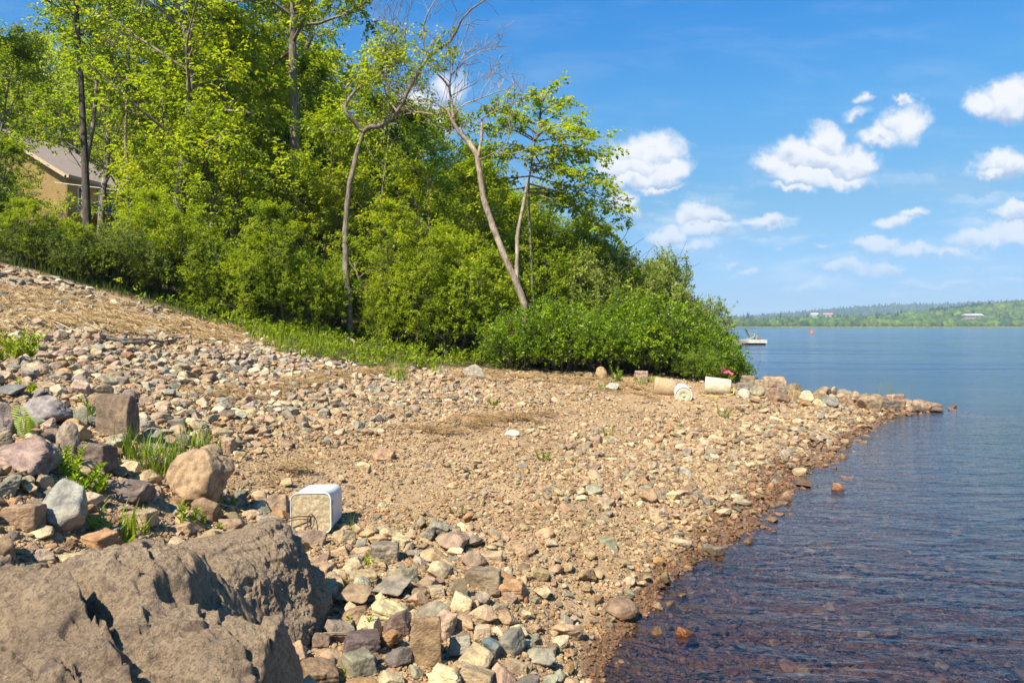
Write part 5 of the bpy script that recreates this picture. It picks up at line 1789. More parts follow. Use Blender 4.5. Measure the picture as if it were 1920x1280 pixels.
stick("grey brown driftwood branch lying along the top of the cobbles", [(200, 641), (250, 650), (300, 649), (342, 641)], .028, BARK_GREY, "driftwood", "driftwood", 8, 14, [(.1, .7), (.3, .6)], .03)
stick("pale stalk stuck upright among the boulders by the fern", [(106, 850), (107, 846)], .004, M_STRAW)
stick("long pale stalk in front of the pinkish boulder", [(-5, 920), (60, 900), (100, 886), (135, 892)], .006, M_STRAW, lift=.05)
stick("short dark stick floating by the waterline", [(1295, 1078), (1332, 1060)], .010, simple("wet_wood", (.03, .028, .035), .4), n=5)
stick("dark twig on the stones above the mauve stone", [(822, 1072), (850, 1077), (880, 1086)], .005, BARK_BROWN, lift=.04)
stick("thin pale straw stalk crossing beside the rounded boulder", [(600, 1208), (640, 1205), (690, 1200)], .0028, M_STRAW, lift=.04)
stick("white stalk leaning on the slab behind the broad grass", [(285, 945), (322, 920)], .004, M_STRAW, lift=.05)
stick("rusty thin stalk at the foot of the big tan boulder", [(400, 955), (412, 972)], .004, simple("rusty_stalk", (.35, .13, .05), .7), lift=.04)
stick("curved brown twig right of the rusty stalk", [(408, 955), (440, 962), (465, 972)], .006, M_STRAW, lift=.03)
stick("grey fallen branch at the foot of the wood", [(640, 676), (680, 690), (715, 688), (735, 672)], .02, BARK_GREY, "branch", "branch", 6, 12, [(.4, .8), (.7, .6)], .03)
stick("pale fallen log end in the grass", [(652, 640), (690, 660)], .05, BARK_DEAD, "branch", "branch", 7, 6)
for nm, (a, b) in (("long bright straw stalk over the washed up mat", ((105, 612), (168, 640))), ("bright straw stalk crossing the mat's right part", ((170, 606), (190, 628))), ("bright straw piece at the bank's left top", ((105, 540), (128, 545)))):
    stick(nm, [a, b], .010, M_STRAW, lift=.05, n=6)

# ------------------------------------------------------------------ things left on the beach
def rounded_rect(w_, h, rad, n=5):
    pts = []
    for cx, cy, a0 in ((w_ / 2 - rad, h / 2 - rad, 0), (-w_ / 2 + rad, h / 2 - rad, 90), (-w_ / 2 + rad, -h / 2 + rad, 180), (w_ / 2 - rad, -h / 2 + rad, 270)):
        for k in range(n + 1):
            a = R(a0 + 90 * k / n); pts.append((cx + rad * math.cos(a), cy + rad * math.sin(a)))
    return np.array(pts)


def loft(sections, cap0=False, cap1=False):
    """sections: list of (n,3) rings"""
    n = len(sections[0]); V = np.concatenate(sections); F = []
    for k in range(len(sections) - 1):
        a = np.arange(n) + k * n; b = (np.arange(n) + 1) % n + k * n
        F.append(np.stack([a, b, b + n, a + n], 1))
    V = list(V); T = []
    for flag, s_ in ((cap0, 0), (cap1, len(sections) - 1)):
        if flag:
            c = np.mean(sections[s_], 0); V.append(c); ci = len(V) - 1
            a = np.arange(n) + s_ * n; b = (np.arange(n) + 1) % n + s_ * n
            T.append(np.stack([b, a, np.full(n, ci)], 1) if s_ == 0 else np.stack([a, b, np.full(n, ci)], 1))
    return np.array(V), [np.concatenate(F)] + T


def mat_plastic(name, col, stain=(.45, .30, .16), amount=.5):
    m, t, out = mat(name)
    g = t.add('ShaderNodeTexCoord')
    n = t.noise(g.outputs['Object'], 7, 6, .7, .6)
    n2 = t.noise(g.outputs['Object'], 45, 3, .6)
    c = t.mix(t.maprange(n, .55, .72, 0, amount), col, stain)
    c = t.mix(t.maprange(n2, .62, .75, 0, .35), c, stain)
    principled(t, out, c, .45, bump(t, n, .15, .01), .4)
    return m


def mat_concrete(name, c0, c1, c2, sc=60):
    m, t, out = mat(name)
    g = t.add('ShaderNodeTexCoord')
    v = t.noise(g.outputs['Object'], sc, 5, .75)
    n = t.noise(g.outputs['Object'], 6, 5, .6)
    c = t.ramp(v, [(.3, c0), (.5, c1), (.68, c2)])
    c = t.mix(t.maprange(n, .45, .65, 0, .4), c, c0)
    principled(t, out, c, .92, bump(t, v, .8, .006), .2)
    return m


M_PAIL = mat_plastic("white_plastic", (.60, .59, .56), amount=.35)
M_CONC = mat_concrete("rough_concrete", (.24, .175, .10), (.42, .32, .185), (.62, .51, .34))
M_CONC2 = mat_concrete("tan_concrete", (.26, .17, .09), (.40, .27, .15), (.50, .37, .23), 30)
M_CONC3 = mat_concrete("pale_concrete", (.30, .23, .14), (.52, .42, .28), (.62, .54, .41), 18)
M_RUST = simple("rusty_wire", (.10, .05, .03), .8, .4, 30)


def square_pail():
    b = hit(583, 1003)
    D = b[1] + .03
    t = thing("square_pail", "white square plastic pail lying on its side, filled with concrete", "pail", (pdir(583, 1000)[0] * D, D, hz(pdir(583, 1000)[0] * D, D) + .0))
    t.rotation_euler = (R(-2), R(-1), R(1))
    W = .262; h = .262; L = .36
    secs = []
    for y_, k in ((0, 1.0), (.0, 1.012), (.022, 1.012), (.024, 1.0), (L * .5, .985), (L - .05, .965), (L - .02, .95), (L - .004, .89), (L, .80)):
        q = rounded_rect(W * k, h * k, .045 * (1 if k > .9 else 1)); secs.append(np.stack([q[:, 0], np.full(len(q), y_), q[:, 1] + h / 2 * 1.0], 1))
    inner = [np.stack([s[:, 0] * .97, s[:, 1] * 0 + yy, (s[:, 2] - h / 2) * .97 + h / 2], 1) for s, yy in ((secs[0], 0.0), (secs[0], .018))]
    V, F = loft([inner[1], inner[0]] + secs, False, True)
    o = obj("shell", new_mesh("pail_shell", V, F, M_PAIL, smooth=False), t)
    bm = bmesh.new(); bm.from_mesh(o.data); bmesh.ops.recalc_face_normals(bm, faces=bm.faces); bm.to_mesh(o.data); bm.free()
    # concrete face, slightly uneven, set a little back from the rim
    n = 34
    u = np.linspace(-1, 1, n); X, Z = np.meshgrid(u, u)
    rr = .16
    xx, zz = X * W * .484, Z * h * .484
    lim = W * .484 - .045 * .95
    cx, cz = np.clip(xx, -lim, lim), np.clip(zz, -lim, lim)
    dx, dz = xx - cx, zz - cz; dl = np.hypot(dx, dz); f = np.where(dl > .043, .043 / np.maximum(dl, 1e-6), 1)
    xx, zz = cx + dx * f, cz + dz * f
    yv = .004 + fbm2(xx, zz, 30, 4) * .0035
    V = np.stack([xx.ravel(), yv.ravel(), zz.ravel() + h / 2], 1)
    i = np.arange(n * n).reshape(n, n)
    F = np.stack([i[:-1, :-1].ravel(), i[:-1, 1:].ravel(), i[1:, 1:].ravel(), i[1:, :-1].ravel()], 1)
    obj("concrete_fill", new_mesh("pail_fill", V, F, M_CONC, smooth=True), t)
    wd = Wood()
    th = np.linspace(0, 2 * math.pi, 16)
    ring = np.stack([.005 + .022 * np.cos(th), -.018 + .012 * np.sin(th), .085 + .045 * np.sin(th)], 1)
    wd.tube(ring, .0035, 5)
    hk = np.array([(-.22, -.05, .085), (-.14, -.045, .11), (-.07, -.04, .125), (-.015, -.02, .118), (.0, .012, .11)])
    wd.tube(resample(hk, 12), .0045, 5); wd.tube(resample(hk + np.array([0, -.008, -.016]), 12), .003, 5)
    obj("handle", wd.mesh("pail_handle", M_RUST), t)
    # moulded ear and stain strip on the right side
    V, F = rock_shape(9, 2, 6, 20, .0)
    o = obj("lug", new_mesh("pail_lug", V * np.array([.006, .012, .016]), F, M_PAIL), t); o.location = (W / 2 * 1.0 + .002, .05, h * .72)
    V, F = rock_shape(9, 2, 6, 20, .0)
    o = obj("label_strip", new_mesh("pail_strip", V * np.array([.0022, .009, .06]), F, simple("glue_stain", (.45, .27, .10), .8, .3, 30)), t); o.location = (W / 2 * .985 + .002, .045, h * .44)


square_pail()


def barrel(name, label, cat, px, pyb, length, r0, r1, axis, m, elements=None, chip=0.0, seed=1, sink=.02, pieces=()):
    """a bucket-shaped drum lying on the beach; axis points from the wide to the narrow end"""
    b = hit(px, pyb)
    t = thing(name, label, cat, tuple(b))
    ax = unit(np.array(axis, float)); a = unit(np.cross([0, 0, 1.0], ax)); c = np.cross(ax, a)
    n = 40; th = np.arange(n) / n * 2 * math.pi
    cen = np.array([0, r0 * .9, r0 - sink])
    secs = []
    prof = [(0, r0 * .93), (.012, r0), (.3, r0 * .7 + r1 * .3), (.6, r0 * .4 + r1 * .6), (.96, r1), (1, r1 * .94)]
    for k, (s_, rad) in enumerate(prof):
        base = cen + ax * (s_ - .5) * length
        if chip:
            nn = fbm(np.stack([np.cos(th) * 1.5, np.sin(th) * 1.5, np.full(n, seed + s_)], 1), 3)
            rad_ = rad * (1 + .03 * nn)
        else: rad_ = np.full(n, rad)
        ring = base + rad_[:, None] * (np.cos(th)[:, None] * a + np.sin(th)[:, None] * c)
        if chip and k < 2:
            nn = fbm(np.stack([np.cos(th) * 1.2, np.sin(th) * 1.2, np.full(n, seed * 2.0)], 1), 3)
            ring = ring + ax * (np.maximum(nn, 0) * chip)[:, None]
        secs.append(ring)
    V, F = loft(secs, True, True)
    me = new_mesh(name, V, F, m, smooth=False)
    bm = bmesh.new(); bm.from_mesh(me); bmesh.ops.recalc_face_normals(bm, faces=bm.faces); bm.to_mesh(me); bm.free()
    return t, me, cen, ax, a, c


t, me, *_ = barrel("concrete_plug", "tan bucket shaped concrete plug with a broken rim left of the white bucket", "concrete plug", 1250, 743, .40, .165, .18, (-1, .15, .12), M_CONC2, chip=.09, seed=3)
obj("block", me, t)
V, F = rock_shape(44, 3, 10, 12, .08)
o = tag(obj("stone", new_mesh("top_stone", V * .11, F, M_STONE, smooth=True), loc=tuple(hit(1264, 727) + np.array([0, .15, .05]))), "small pinkish stone behind the broken tan plug", "stone")
o["col"] = stone_colour('pinkish')


def white_bucket():
    t, me, cen, ax, a, c = barrel("white_bucket", "white plastic bucket lying with its base towards the water", "bucket", 1283, 751, .34, .15, .142, (.12, 1, .16), M_PAIL, sink=.03)
    # the near end is the base: rim ring, recessed disc and centre boss
    obj("shell", me, t)
    n = 40; th = np.arange(n) / n * 2 * math.pi
    base = cen - ax * (.34 / 2 + .004)
    def ring(r_, d): return base - ax * d + r_ * (np.cos(th)[:, None] * a + np.sin(th)[:, None] * c)
    for nm, secs, m_ in (("rim", [ring(.150, -.05), ring(.156, -.04), ring(.156, .006), ring(.138, .006), ring(.136, -.012)], M_PAIL),
                         ("bottom", [ring(.128, .004), ring(.12, .007), ring(.05, .007), ring(.045, .001), ring(.03, .001)], M_BASE),
                         ("boss", [ring(.027, -.01), ring(.027, .02), ring(.02, .024), ring(.004, .024)], M_BASE)):
        V, F = loft(secs, False, nm != "rim")
        me_ = new_mesh("bucket_" + nm, V, F, m_)
        bm = bmesh.new(); bm.from_mesh(me_); bmesh.ops.recalc_face_normals(bm, faces=bm.faces); bm.to_mesh(me_); bm.free()
        obj(nm, me_, t)


M_BASE = mat_plastic("yellowed_plastic", (.56, .50, .33), amount=.4)
white_bucket()
t, me, cen, ax, a, c = barrel("concrete_plug", "whitish concrete plug lying on its side with yellow rope at its end", "concrete plug", 1350, 742, .46, .17, .16, (1, -.28, -.08), M_CONC3, chip=.0, seed=5)
obj("block", me, t)
n = 40; th = np.arange(n) / n * 2 * math.pi
secs = [cen + ax * (.23 + d) + r_ * (np.cos(th)[:, None] * a + np.sin(th)[:, None] * c) for r_, d in ((.150, .0), (.148, .006), (.08, .009), (.01, .010))]
V, F = loft(secs, False, True)
obj("end_face", new_mesh("plug_end", V, F, mat_concrete("shaded_concrete", (.10, .08, .055), (.19, .155, .11), (.28, .23, .17)), smooth=True), t)  # end turned from the sun: its shade is put into the colour
wd = Wood()
e = cen + ax * .25
rp = [e + np.array([.0, -.01, .02]), e + np.array([.03, -.06, -.03]), e + np.array([-.01, -.12, -.10]), e + np.array([-.15, -.16, -.13]), e + np.array([-.35, -.15, -.135]), e + np.array([-.60, -.12, -.12]), e + np.array([-.72, -.02, -.115]), e + np.array([-.80, .05, -.11])]
q = resample(np.array(rp), 30)
wd.tube(q, .011, 6)
me = wd.mesh("rope", simple("yellow_rope", (.55, .42, .05), .7, .2, 80, .3))
o = obj("rope", me, loc=t.location); tag(o, "yellow rope trailing from the whitish concrete plug", "rope")


def red_cloth():
    b = hit(1362, 722)
    n = 26; u = np.linspace(-1, 1, n); X, Y = np.meshgrid(u, u)
    z = .16 * np.exp(-(X * 1.1) ** 2 - (Y * 1.2) ** 2) * (1 + .5 * fbm2(X, Y, 1.6, 3)) + .03 * fbm2(X, Y, 4, 3) + .05 * np.abs(fbm2(X, Y, 2.5, 2, 3.))
    V = np.stack([(X * .25).ravel(), (Y * .17).ravel(), z.ravel() + .02], 1)
    i = np.arange(n * n).reshape(n, n)
    F = np.stack([i[:-1, :-1].ravel(), i[:-1, 1:].ravel(), i[1:, 1:].ravel(), i[1:, :-1].ravel()], 1)
    me = new_mesh("cloth", V, F, simple("red_cloth", (.62, .10, .15), .7, .25, 9), smooth=True)
    o = obj("cloth", me, loc=(b[0] + .02, b[1] + .55, b[2] + .13))
    sd = o.modifiers.new("thick", 'SOLIDIFY'); sd.thickness = .01
    tag(o, "crumpled pinkish red cloth behind the whitish concrete plug", "cloth")


red_cloth()
V, F = rock_shape(77, 4, 12, 12, .05)
b = hit(1375, 722)


# ------------------------------------------------------------------ dock, chair, buoy
def box(bm, c, s, rot=None):
    m = Matrix.Translation(Vector(c)) @ (rot.to_4x4() if rot else Matrix.Identity(4)) @ Matrix.Diagonal((*s, 1))
    return bmesh.ops.create_cube(bm, size=1, matrix=m)


def bmobj(name, fn, material, parent=None, bev=0.0, loc=None):
    bm = bmesh.new(); fn(bm)
    if bev: bmesh.ops.bevel(bm, geom=bm.edges[:] , offset=bev, segments=1, affect='EDGES')
    me = bpy.data.meshes.new(name); bm.to_mesh(me); bm.free(); me.materials.append(material)
    return obj(name, me, parent, loc)


M_DOCKW = simple("weathered_plank", (.55, .51, .45), .8, .25, 6)
M_DOCKB = simple("brown_plank", (.26, .18, .14), .8, .3, 6)
M_BLACK = simple("black_float", (.02, .02, .02), .6)
M_CHAIR = simple("grey_green_chair", (.30, .34, .27), .7, .35, 12)


def dock():
    D = 63.0
    x1 = (1430 - 960) / 1280 * D; x0 = (1396 - 960) / 1280 * D
    t = thing("swimming_dock", "weathered floating dock at the end of a brown walkway beyond the bushes", "dock", ((x0 + x1) / 2, D, 0))
    w_ = x1 - x0

    def deck(bm):
        for k in range(12):
            box(bm, (-w_ / 2 + w_ * (k + .5) / 12, 0, .42), (w_ / 12 - .012, 2.2, .05))
    bmobj("deck", deck, M_DOCKW, t)
    bmobj("skirt", lambda bm: [box(bm, (0, -1.1, .27), (w_, .05, .24)), box(bm, (0, 1.1, .27), (w_, .05, .24)), box(bm, (-w_ / 2 + .03, 0, .27), (.05, 2.1, .24)), box(bm, (w_ / 2 - .03, 0, .27), (.05, 2.1, .24))], M_DOCKW, t)
    bmobj("float", lambda bm: [box(bm, (-w_ * .25, 0, .06), (w_ * .42, 1.9, .2)), box(bm, (w_ * .25, 0, .06), (w_ * .42, 1.9, .2))], M_BLACK, t, .03)

    def walk(bm):
        for k in range(20):
            box(bm, (-w_ / 2 - .25 - k * .32, .0, .30), (.3, 1.3, .05))
        for s_ in (-1, 1): box(bm, (-w_ / 2 - 3.3, s_ * .62, .17), (6.4, .06, .18))
    bmobj("walkway", walk, M_DOCKB, t)
    c = thing("deck_chair", "weathered slatted chair facing right on the floating dock", "chair", ((x0 + x1) / 2 - .12, D - .1, .447), rotz=0)

    def seat(bm):
        for k in range(5): box(bm, (-.22 + k * .13, 0, .34 + k * .012), (.115, .52, .025))
    bmobj("seat", seat, M_CHAIR, c)

    def back(bm):
        for k in range(5): box(bm, (-.47, -.22 + k * .11, .62), (.03, .095, .85), Matrix.Rotation(R(-27), 3, 'Y'))
        box(bm, (-.50, 0, .62), (.03, .5, .07), Matrix.Rotation(R(-27), 3, 'Y'))
    bmobj("backrest", back, M_CHAIR, c)
    for s_ in (-1, 1):
        bmobj("armrest", lambda bm: box(bm, (-.05, s_ * .33, .55), (.72, .11, .03)), M_CHAIR, c)
        bmobj("leg", lambda bm: box(bm, (.28, s_ * .30, .27), (.09, .04, .54)), M_CHAIR, c)
        bmobj("leg", lambda bm: box(bm, (-.16, s_ * .285, .20), (.62, .03, .10), Matrix.Rotation(R(-28), 3, 'Y')), M_CHAIR, c)
    # small cooler in front of the chair
    b = bmobj("storage_box", lambda bm: box(bm, (0, 0, .1), (.3, .3, .2)), simple("brown_box", (.22, .10, .08), .6), None, .02, ((x0 + x1) / 2 + .30, D - .6, .447))
    tag(b, "small dark reddish box beside the chair on the dock", "box")


dock()


def buoy():
    D = 155.0
    x = (1522 - 960) / 1280 * D
    t = thing("channel_buoy", "small orange red buoy floating out on the lake", "buoy", (x, D, 0))
    m = simple("orange_buoy", (.50, .12, .06), .5, .1)
    n = 20; th = np.arange(n) / n * 2 * math.pi
    def ring(r_, z): return np.stack([r_ * np.cos(th), r_ * np.sin(th), np.full(n, z)], 1)
    V, F = loft([ring(.34, -.2), ring(.36, .1), ring(.34, .3), ring(.2, .42), ring(.17, .9), ring(.12, .98)], True, True)
    obj("body", new_mesh("buoy_body", V, F, m, smooth=True), t)
    V, F = loft([ring(.05, .95), ring(.05, 1.12), ring(.09, 1.14), ring(.07, 1.25)], True, True)
    obj("top_mark", new_mesh("buoy_top", V, F, m, smooth=True), t)


buoy()
# ------------------------------------------------------------------ the yellow house on the slope
def quad_mesh(name, V, F, m, parent):
    me = bpy.data.meshes.new(name); me.from_pydata([tuple(v) for v in V], [], F); me.materials.append(m); me.update()
    return obj(name, me, parent)


def mat_siding():
    m, t, out = mat("yellow_siding")
    g = t.add('ShaderNodeTexCoord')
    wv = t.add('ShaderNodeTexWave', wave_type='BANDS', bands_direction='Z', wave_profile='SAW')
    t.put(wv.inputs[0], g.outputs['Object']); wv.inputs['Scale'].default_value = 2.2
    n = t.noise(g.outputs['Object'], 3, 4, .6)
    c = t.ramp(n, [(.3, (.54, .35, .14)), (.7, (.66, .45, .19))])
    principled(t, out, c, .75, bump(t, wv.outputs['Fac'], 1.0, .06), .25)
    return m


def mat_shingle():
    m, t, out = mat("roof_shingle")
    g = t.add('ShaderNodeTexCoord')
    b = t.add('ShaderNodeTexBrick')
    t.put(b.inputs[0], g.outputs['Object']); b.inputs['Scale'].default_value = 3.5
    b.inputs['Color1'].default_value = (.27, .20, .16, 1); b.inputs['Color2'].default_value = (.34, .26, .21, 1); b.inputs['Mortar'].default_value = (.13, .11, .10, 1)
    n = t.noise(g.outputs['Object'], 30, 3, .7)
    c = t.mix(t.maprange(n, .4, .7, 0, .4), b.outputs[0], (.38, .30, .25))
    principled(t, out, c, .9, bump(t, b.outputs['Fac'], -.4, .02), .2)
    return m


def house():
    ex = np.array([.22, 1.0]); ex /= np.linalg.norm(ex)          # along the eave wall, away from the viewer
    gz = np.array([-ex[1], ex[0]])                               # along the gable, to the left
    C0 = np.array([-29.2, 45.0]); z0 = 8.7; ze = 11.6; hw = 6.0; zr = 15.0; LN = 5.6
    t = thing("yellow_house", "tan yellow wooden house with a grey brown gable roof half hidden by trees", "house", (C0[0], C0[1], z0))
    def L(a, b, z): q = ex * a + gz * b; return (q[0], q[1], z - z0)
    ms, mr, mw = mat_siding(), mat_shingle(), simple("white_trim", (.75, .74, .70), .5, .08)
    mf = simple("cream_trim", (.50, .38, .24), .6, .1)
    W2 = 2 * hw
    quad_mesh("wall", [L(0, 0, z0 - 1), L(0, W2, z0 - 1), L(0, W2, ze), L(0, hw, zr), L(0, 0, ze), L(LN, 0, z0 - 1), L(LN, 0, ze), L(LN, W2, z0 - 1), L(LN, W2, ze), L(LN, hw, zr)],
              [(0, 1, 2, 3, 4), (0, 4, 6, 5), (5, 6, 9, 8, 7), (1, 7, 8, 2)], ms, t)
    o1 = .45; sl = (zr - ze) / hw; k = .14
    V = []
    for a in (-o1, LN + o1):
        V += [L(a, -.5, ze - .5 * sl + .03), L(a, hw, zr + .03), L(a, W2 + .5, ze - .5 * sl + .03), L(a, -.5, ze - .5 * sl + .03 + k), L(a, hw, zr + .03 + k), L(a, W2 + .5, ze - .5 * sl + .03 + k)]
    quad_mesh("roof", V, [(3, 4, 10, 9), (4, 5, 11, 10), (0, 6, 7, 1), (1, 7, 8, 2), (0, 1, 4, 3), (1, 2, 5, 4), (6, 9, 10, 7), (7, 10, 11, 8), (0, 3, 9, 6), (2, 8, 11, 5)], mr, t)
    # white fascia along the eave and the rake
    def bar(name, p, q, s_, m=mw, par=t):
        p, q = Vector(p), Vector(q); d = q - p
        bm = bmesh.new(); box(bm, (p + q) / 2, (s_, s_, d.length), d.to_track_quat('Z', 'Y').to_matrix())
        me = bpy.data.meshes.new(name); bm.to_mesh(me); bm.free(); me.materials.append(m); return obj(name, me, par)
    bar("fascia", L(-o1 - .08, -.58, ze - .5 * sl + .06), L(LN + o1 + .08, -.58, ze - .5 * sl + .06), .2, mf)
    bar("fascia", L(-o1 - .08, -.45, ze - .45 * sl + .04), L(-o1 - .08, hw, zr + .06), .18, mf)
    bar("corner_board", L(-.03, -.03, z0 - 1), L(-.03, -.03, ze - .3), .14, ms)
    # window in the eave wall
    for (a0, a1, zb, zt) in ((2.6, 4.1, 9.6, 11.0), (.9, 1.6, 9.5, 10.9)):
        V = [L(a, -.05, z) for a, z in ((a0 - .12, zb - .12), (a1 + .12, zb - .12), (a1 + .12, zt + .12), (a0 - .12, zt + .12), (a0, zb), (a1, zb), (a1, zt), (a0, zt))] + \
            [L(a, -.012, z) for a, z in ((a0 - .12, zb - .12), (a1 + .12, zb - .12), (a1 + .12, zt + .12), (a0 - .12, zt + .12), (a0, zb), (a1, zb), (a1, zt), (a0, zt))]
        w_ = quad_mesh("window", V, [(0, 1, 5, 4), (1, 2, 6, 5), (2, 3, 7, 6), (3, 0, 4, 7), (0, 8, 9, 1), (1, 9, 10, 2), (2, 10, 11, 3), (3, 11, 8, 0)], mw, t)
        gm, gt, go_ = mat("window_glass")
        principled(gt, go_, (.02, .035, .04), .06, None, .8)
        quad_mesh("pane", [L(a, -.022, z) for a, z in ((a0, zb), (a1, zb), (a1, zt), (a0, zt))], [(0, 1, 2, 3)], gm, w_)
    # gable window
    V = [L(-.05, b_, z) for b_, z in ((4.6, 9.4), (6.2, 9.4), (6.2, 10.9), (4.6, 10.9), (4.75, 9.55), (6.05, 9.55), (6.05, 10.75), (4.75, 10.75))]
    w_ = quad_mesh("window", V, [(0, 1, 5, 4), (1, 2, 6, 5), (2, 3, 7, 6), (3, 0, 4, 7)], mw, t)
    gm, gt, go_ = mat("gable_glass"); principled(gt, go_, (.02, .035, .04), .06, None, .8)
    quad_mesh("pane", [L(-.022, b_, z) for b_, z in ((4.75, 9.55), (6.05, 9.55), (6.05, 10.75), (4.75, 10.75))], [(0, 1, 2, 3)], gm, w_)
    # deck with railing on the water side
    d = thing("wooden_deck", "grey deck with a thin dark railing in front of the yellow house's window", "deck", (C0[0], C0[1], z0))
    zd = 9.25
    quad_mesh("platform", [L(a, b_, z) for z in (zd - .18, zd) for a, b_ in ((.6, -.06), (LN + 1.5, -.06), (LN + 1.5, -2.3), (.6, -2.3))],
              [(0, 1, 2, 3), (4, 7, 6, 5), (0, 4, 5, 1), (1, 5, 6, 2), (2, 6, 7, 3), (3, 7, 4, 0)], simple("grey_deck", (.30, .29, .30), .8), d)
    dk = simple("dark_rail", (.03, .03, .03), .5)
    bar("handrail", L(.6, -2.25, zd + 1.0), L(LN + 1.5, -2.25, zd + 1.0), .06, dk, d)
    bar("handrail", L(LN + 1.45, -2.25, zd + 1.0), L(LN + 1.45, -.06, zd + 1.0), .06, dk, d)
    for a in np.linspace(.65, LN + 1.45, 5): bar("baluster", L(a, -2.25, zd), L(a, -2.25, zd + 1.0), .05, dk, d)
    for a in (.8, LN + 1.3): bar("support_post", L(a, -2.1, zd - .19), L(a, -2.1, z0 - 2), .14, dk, d)
    # purple flowers hung on the deck
    r = np.random.default_rng(3); lv = Leaves()
    for _ in range(70): lv.rosette(r.normal(0, .16, 3), np.array([0, 0, 1.0]), r, 5, .08)
    q = L(3.0, -2.5, zd + .15)
    o = obj("flower_basket", lv.mesh("flowers", simple("purple_petals", (.30, .16, .60), .6), .8), loc=(q[0] + C0[0], q[1] + C0[1], q[2] + z0))
    tag(o, "small purple patch of flowers hung on the deck railing", "flowers")


house()


def cable():
    a, b = P(195, 347, 43), P(272, 351, 43)
    d_ = b - a
    a, b = a - d_ * 1.2, b + d_ * 3.5
    t_ = np.linspace(0, 1, 14)[:, None]
    q = a * (1 - t_) + b * t_; q[:, 2] -= .35 * np.sin(np.pi * t_[:, 0])
    wd = Wood(); wd.tube(q, .03, 5)
    me = wd.mesh("cable", simple("grey_cable", (.5, .5, .47), .6)); me.transform(Matrix.Translation(-Vector(q[0])))
    tag(obj("overhead_cable", me, loc=tuple(q[0])), "thin pale overhead cable running right from the yellow house", "cable")


cable()

# ------------------------------------------------------------------ the far shore
def far_forest():
    r = np.random.default_rng(12)
    def blob(seed, conif=False):
        V, F = ico(3)
        if conif:
            V = V.copy(); f = (1 - V[:, 2]) / 2; V[:, :2] *= (f ** .8 * .9 + .05)[:, None]; V[:, 2] *= 1.6
        n = fbm(V * 1.9 + seed, 4, .65)
        return V * (1 + .42 * n)[:, None], F
    shapes = [blob(k) for k in range(5)] + [blob(9, True), blob(12, True)]
    pts, scl, col, pk = [], [], [], []

    def add(n, y0, y1, pxa, pxb, s0, s1, conif, cols, zlim=1.0, pick_ridge=None):
        y = r.uniform(y0, y1, n); px = r.uniform(pxa, pxb, n); x = (px - 960) / 1280 * y
        z = height(x, y)
        top_ = z + s1 * 1.5
        ok = z > zlim
        for hp, hw_, yh, zh in ((1816, 17, 770, 10.0), (1527, 9, 1640, 23.0), (1552, 10, 1640, 23.0)):
            ok &= ~((np.abs(px - hp) < hw_) & (y < yh + 12) & ((CAMH + (top_ - CAMH) * yh / y) > zh))
        x, y, z = x[ok], y[ok], z[ok]; n = len(x)
        s_ = r.uniform(s0, s1, n)
        k = np.where(r.random(n) < conif, r.integers(5, 7, n), r.integers(0, 5, n))
        c = np.array(cols)[r.integers(0, len(cols), n)] * r.uniform(.7, 1.3, (n, 1))
        c = np.where((k >= 5)[:, None], np.array([.02, .045, .022]), c)
        pts.append(np.stack([x, y, z + s_ * .55], 1)); scl.append(np.stack([s_, s_, s_ * r.uniform(.8, 1.2, n)], 1)); col.append(c); pk.append(k)
    G = [(.10, .17, .02), (.07, .13, .02), (.14, .20, .025), (.05, .10, .02), (.12, .15, .04)]
    DG = [(.05, .10, .03), (.04, .08, .03), (.07, .12, .03), (.03, .065, .03)]
    add(2600, 705, 740, 1150, 2500, 3.0, 5.2, .03, G, .4)
    add(11000, 740, 1010, 1450, 2500, 3.4, 6.0, .05, G, 2.2)
    add(500, 880, 930, 1740, 1840, 3.6, 5.4, .9, DG)
    add(9000, 1250, 1600, 1150, 2500, 4.5, 8, .15, DG, 1.0)
    add(9000, 1600, 2150, 1150, 2500, 6, 10, .3, DG, 4)
    add(3500, 1000, 1250, 1150, 2500, 4.5, 7, .12, DG + G, .5)
    pts_, scl_, col_, pk_ = map(np.concatenate, (pts, scl, col, pk))
    rot = np.zeros_like(pts_); rot[:, 2] = r.uniform(0, 6.28, len(pts_)); rot[:, 0] = np.where(pk_ < 5, r.normal(0, .4, len(pts_)), 0)
    m, t, out = mat("far_foliage")
    at_ = t.add('ShaderNodeAttribute', attribute_type='INSTANCER', attribute_name='col')
    geo = t.add('ShaderNodeNewGeometry')
    n = t.noise(geo.outputs['Position'], .9, 5, .7)
    c = t.mix(t.maprange(n, .35, .65), t.mix(1.0, at_.outputs['Vector'], (.5, .5, .5), 'MULTIPLY'), t.mix(1.0, at_.outputs['Vector'], (1.15, 1.15, 1.1), 'MULTIPLY'))
    principled(t, out, c, .9, bump(t, n, 1.0, 1.2), .1)
    scatter_object("distant_forest", pts_, {'col': col_, 'scl': scl_, 'rot': rot, 'pick': pk_}, shapes, m, "green and bluish woods covering the hills of the far shore", "forest")


far_forest()


def reed_bed():
    r = np.random.default_rng(2)
    n = 24000
    y = r.uniform(672, 700, n); px = r.uniform(1250, 2300, n); x = (px - 960) / 1280 * y
    h = r.uniform(1.2, 2.3, n)
    V, Fq, Ft, m = blades(x, y, np.full(n, -.3), h + .3, np.full(n, .35), r, .25)
    o = obj("reed_bed", new_mesh("reed_bed", V, [Fq, Ft], mat_leaf("far_reed", (.14, .17, .04), (.22, .25, .06), (.32, .33, .10), .3), {'tint': np.repeat(r.random(n), m)}))
    tag(o, "pale green reed bed fringing the far shore", "reeds", kind="stuff")


reed_bed()


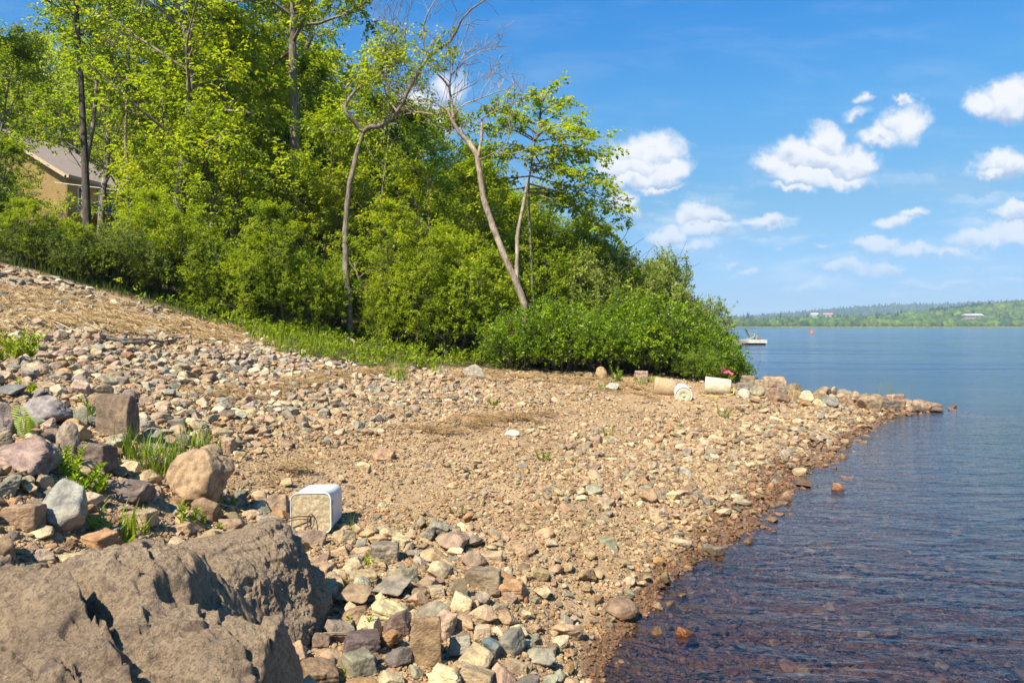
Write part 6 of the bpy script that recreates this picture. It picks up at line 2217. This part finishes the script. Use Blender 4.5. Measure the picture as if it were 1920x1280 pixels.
def far_house(px, py, D, w_, h, d, wall, roof, label, seg=1, hip=0):
    x = (px - 960) / 1280 * D
    z = P(px, py, D)[2]
    t = thing("lakeside_house", label, "house", (x, D, z), "houses on the far hills")
    bmobj("wall", lambda bm: [box(bm, (k * w_ * .9, k * 2, h / 2 - 6), (w_, d, h + 12)) for k in range(seg)], wall, t)
    def rf(bm):
        for k in range(seg):
            ox, oy = k * w_ * .9, k * 2
            vs = [bm.verts.new(v) for v in ((ox - w_ * .56, oy - d * .6, h + .02 + k * .03), (ox + w_ * .56, oy - d * .6, h + .02 + k * .03), (ox + w_ * .56, oy + d * .6, h + .02 + k * .03), (ox - w_ * .56, oy + d * .6, h + .02 + k * .03), (ox - w_ * .5, oy, h * 1.65 + k * .3), (ox + w_ * .5, oy, h * 1.65 + k * .3))]
            for f in ((0, 1, 5, 4), (2, 3, 4, 5), (1, 2, 5), (3, 0, 4), (3, 2, 1, 0)): bm.faces.new([vs[i] for i in f])
    bmobj("roof", rf, roof, t)
    for k in range(3): bmobj("window", lambda bm: box(bm, (-w_ * .3 + k * w_ * .3, -d / 2 - .03, h * .55), (w_ * .13, .06, h * .3)), M_BLACK, t)


WH = simple("white_wall", (.5, .5, .5), .6, .05)
far_house(1527, 594.5, 1640, 17, 6, 9, WH, simple("pale_roof", (.6, .6, .62), .6), "small white house high on the distant blue hill", 1)
far_house(1552, 594.5, 1640, 21, 6, 10, simple("pink_wall", (.55, .35, .32), .7), simple("red_roof", (.50, .20, .17), .7), "small pinkish roofed house right of the distant white one", 1)
far_house(1816, 597.5, 770, 11, 3.4, 8, simple("stone_wall", (.33, .24, .21), .8), simple("grey_roof", (.36, .32, .31), .8), "long grey roofed house in the woods of the near green hill", 2)

# ------------------------------------------------------------------ air
def haze():
    m, t, out = mat("air")
    v = t.add('ShaderNodeVolumePrincipled')
    v.inputs['Color'].default_value = (.62, .80, 1.0, 1)
    v.inputs['Density'].default_value = 0.00030
    v.inputs['Anisotropy'].default_value = 0.0
    t.put(out.inputs['Volume'], v.outputs[0])
    x0, x1, y0, y1, z0, z1 = -3050, 3050, -250, 5050, -8, 130
    V = [(x, y, z) for z in (z0, z1) for y in (y0, y1) for x in (x0, x1)]
    F = [(0, 2, 3, 1), (4, 5, 7, 6), (0, 1, 5, 4), (2, 6, 7, 3), (0, 4, 6, 2), (1, 3, 7, 5)]
    me = bpy.data.meshes.new("haze"); me.from_pydata(V, [], F); me.materials.append(m)
    tag(obj("haze", me), "thin blue summer haze over the lake", "haze", kind="stuff")


haze()
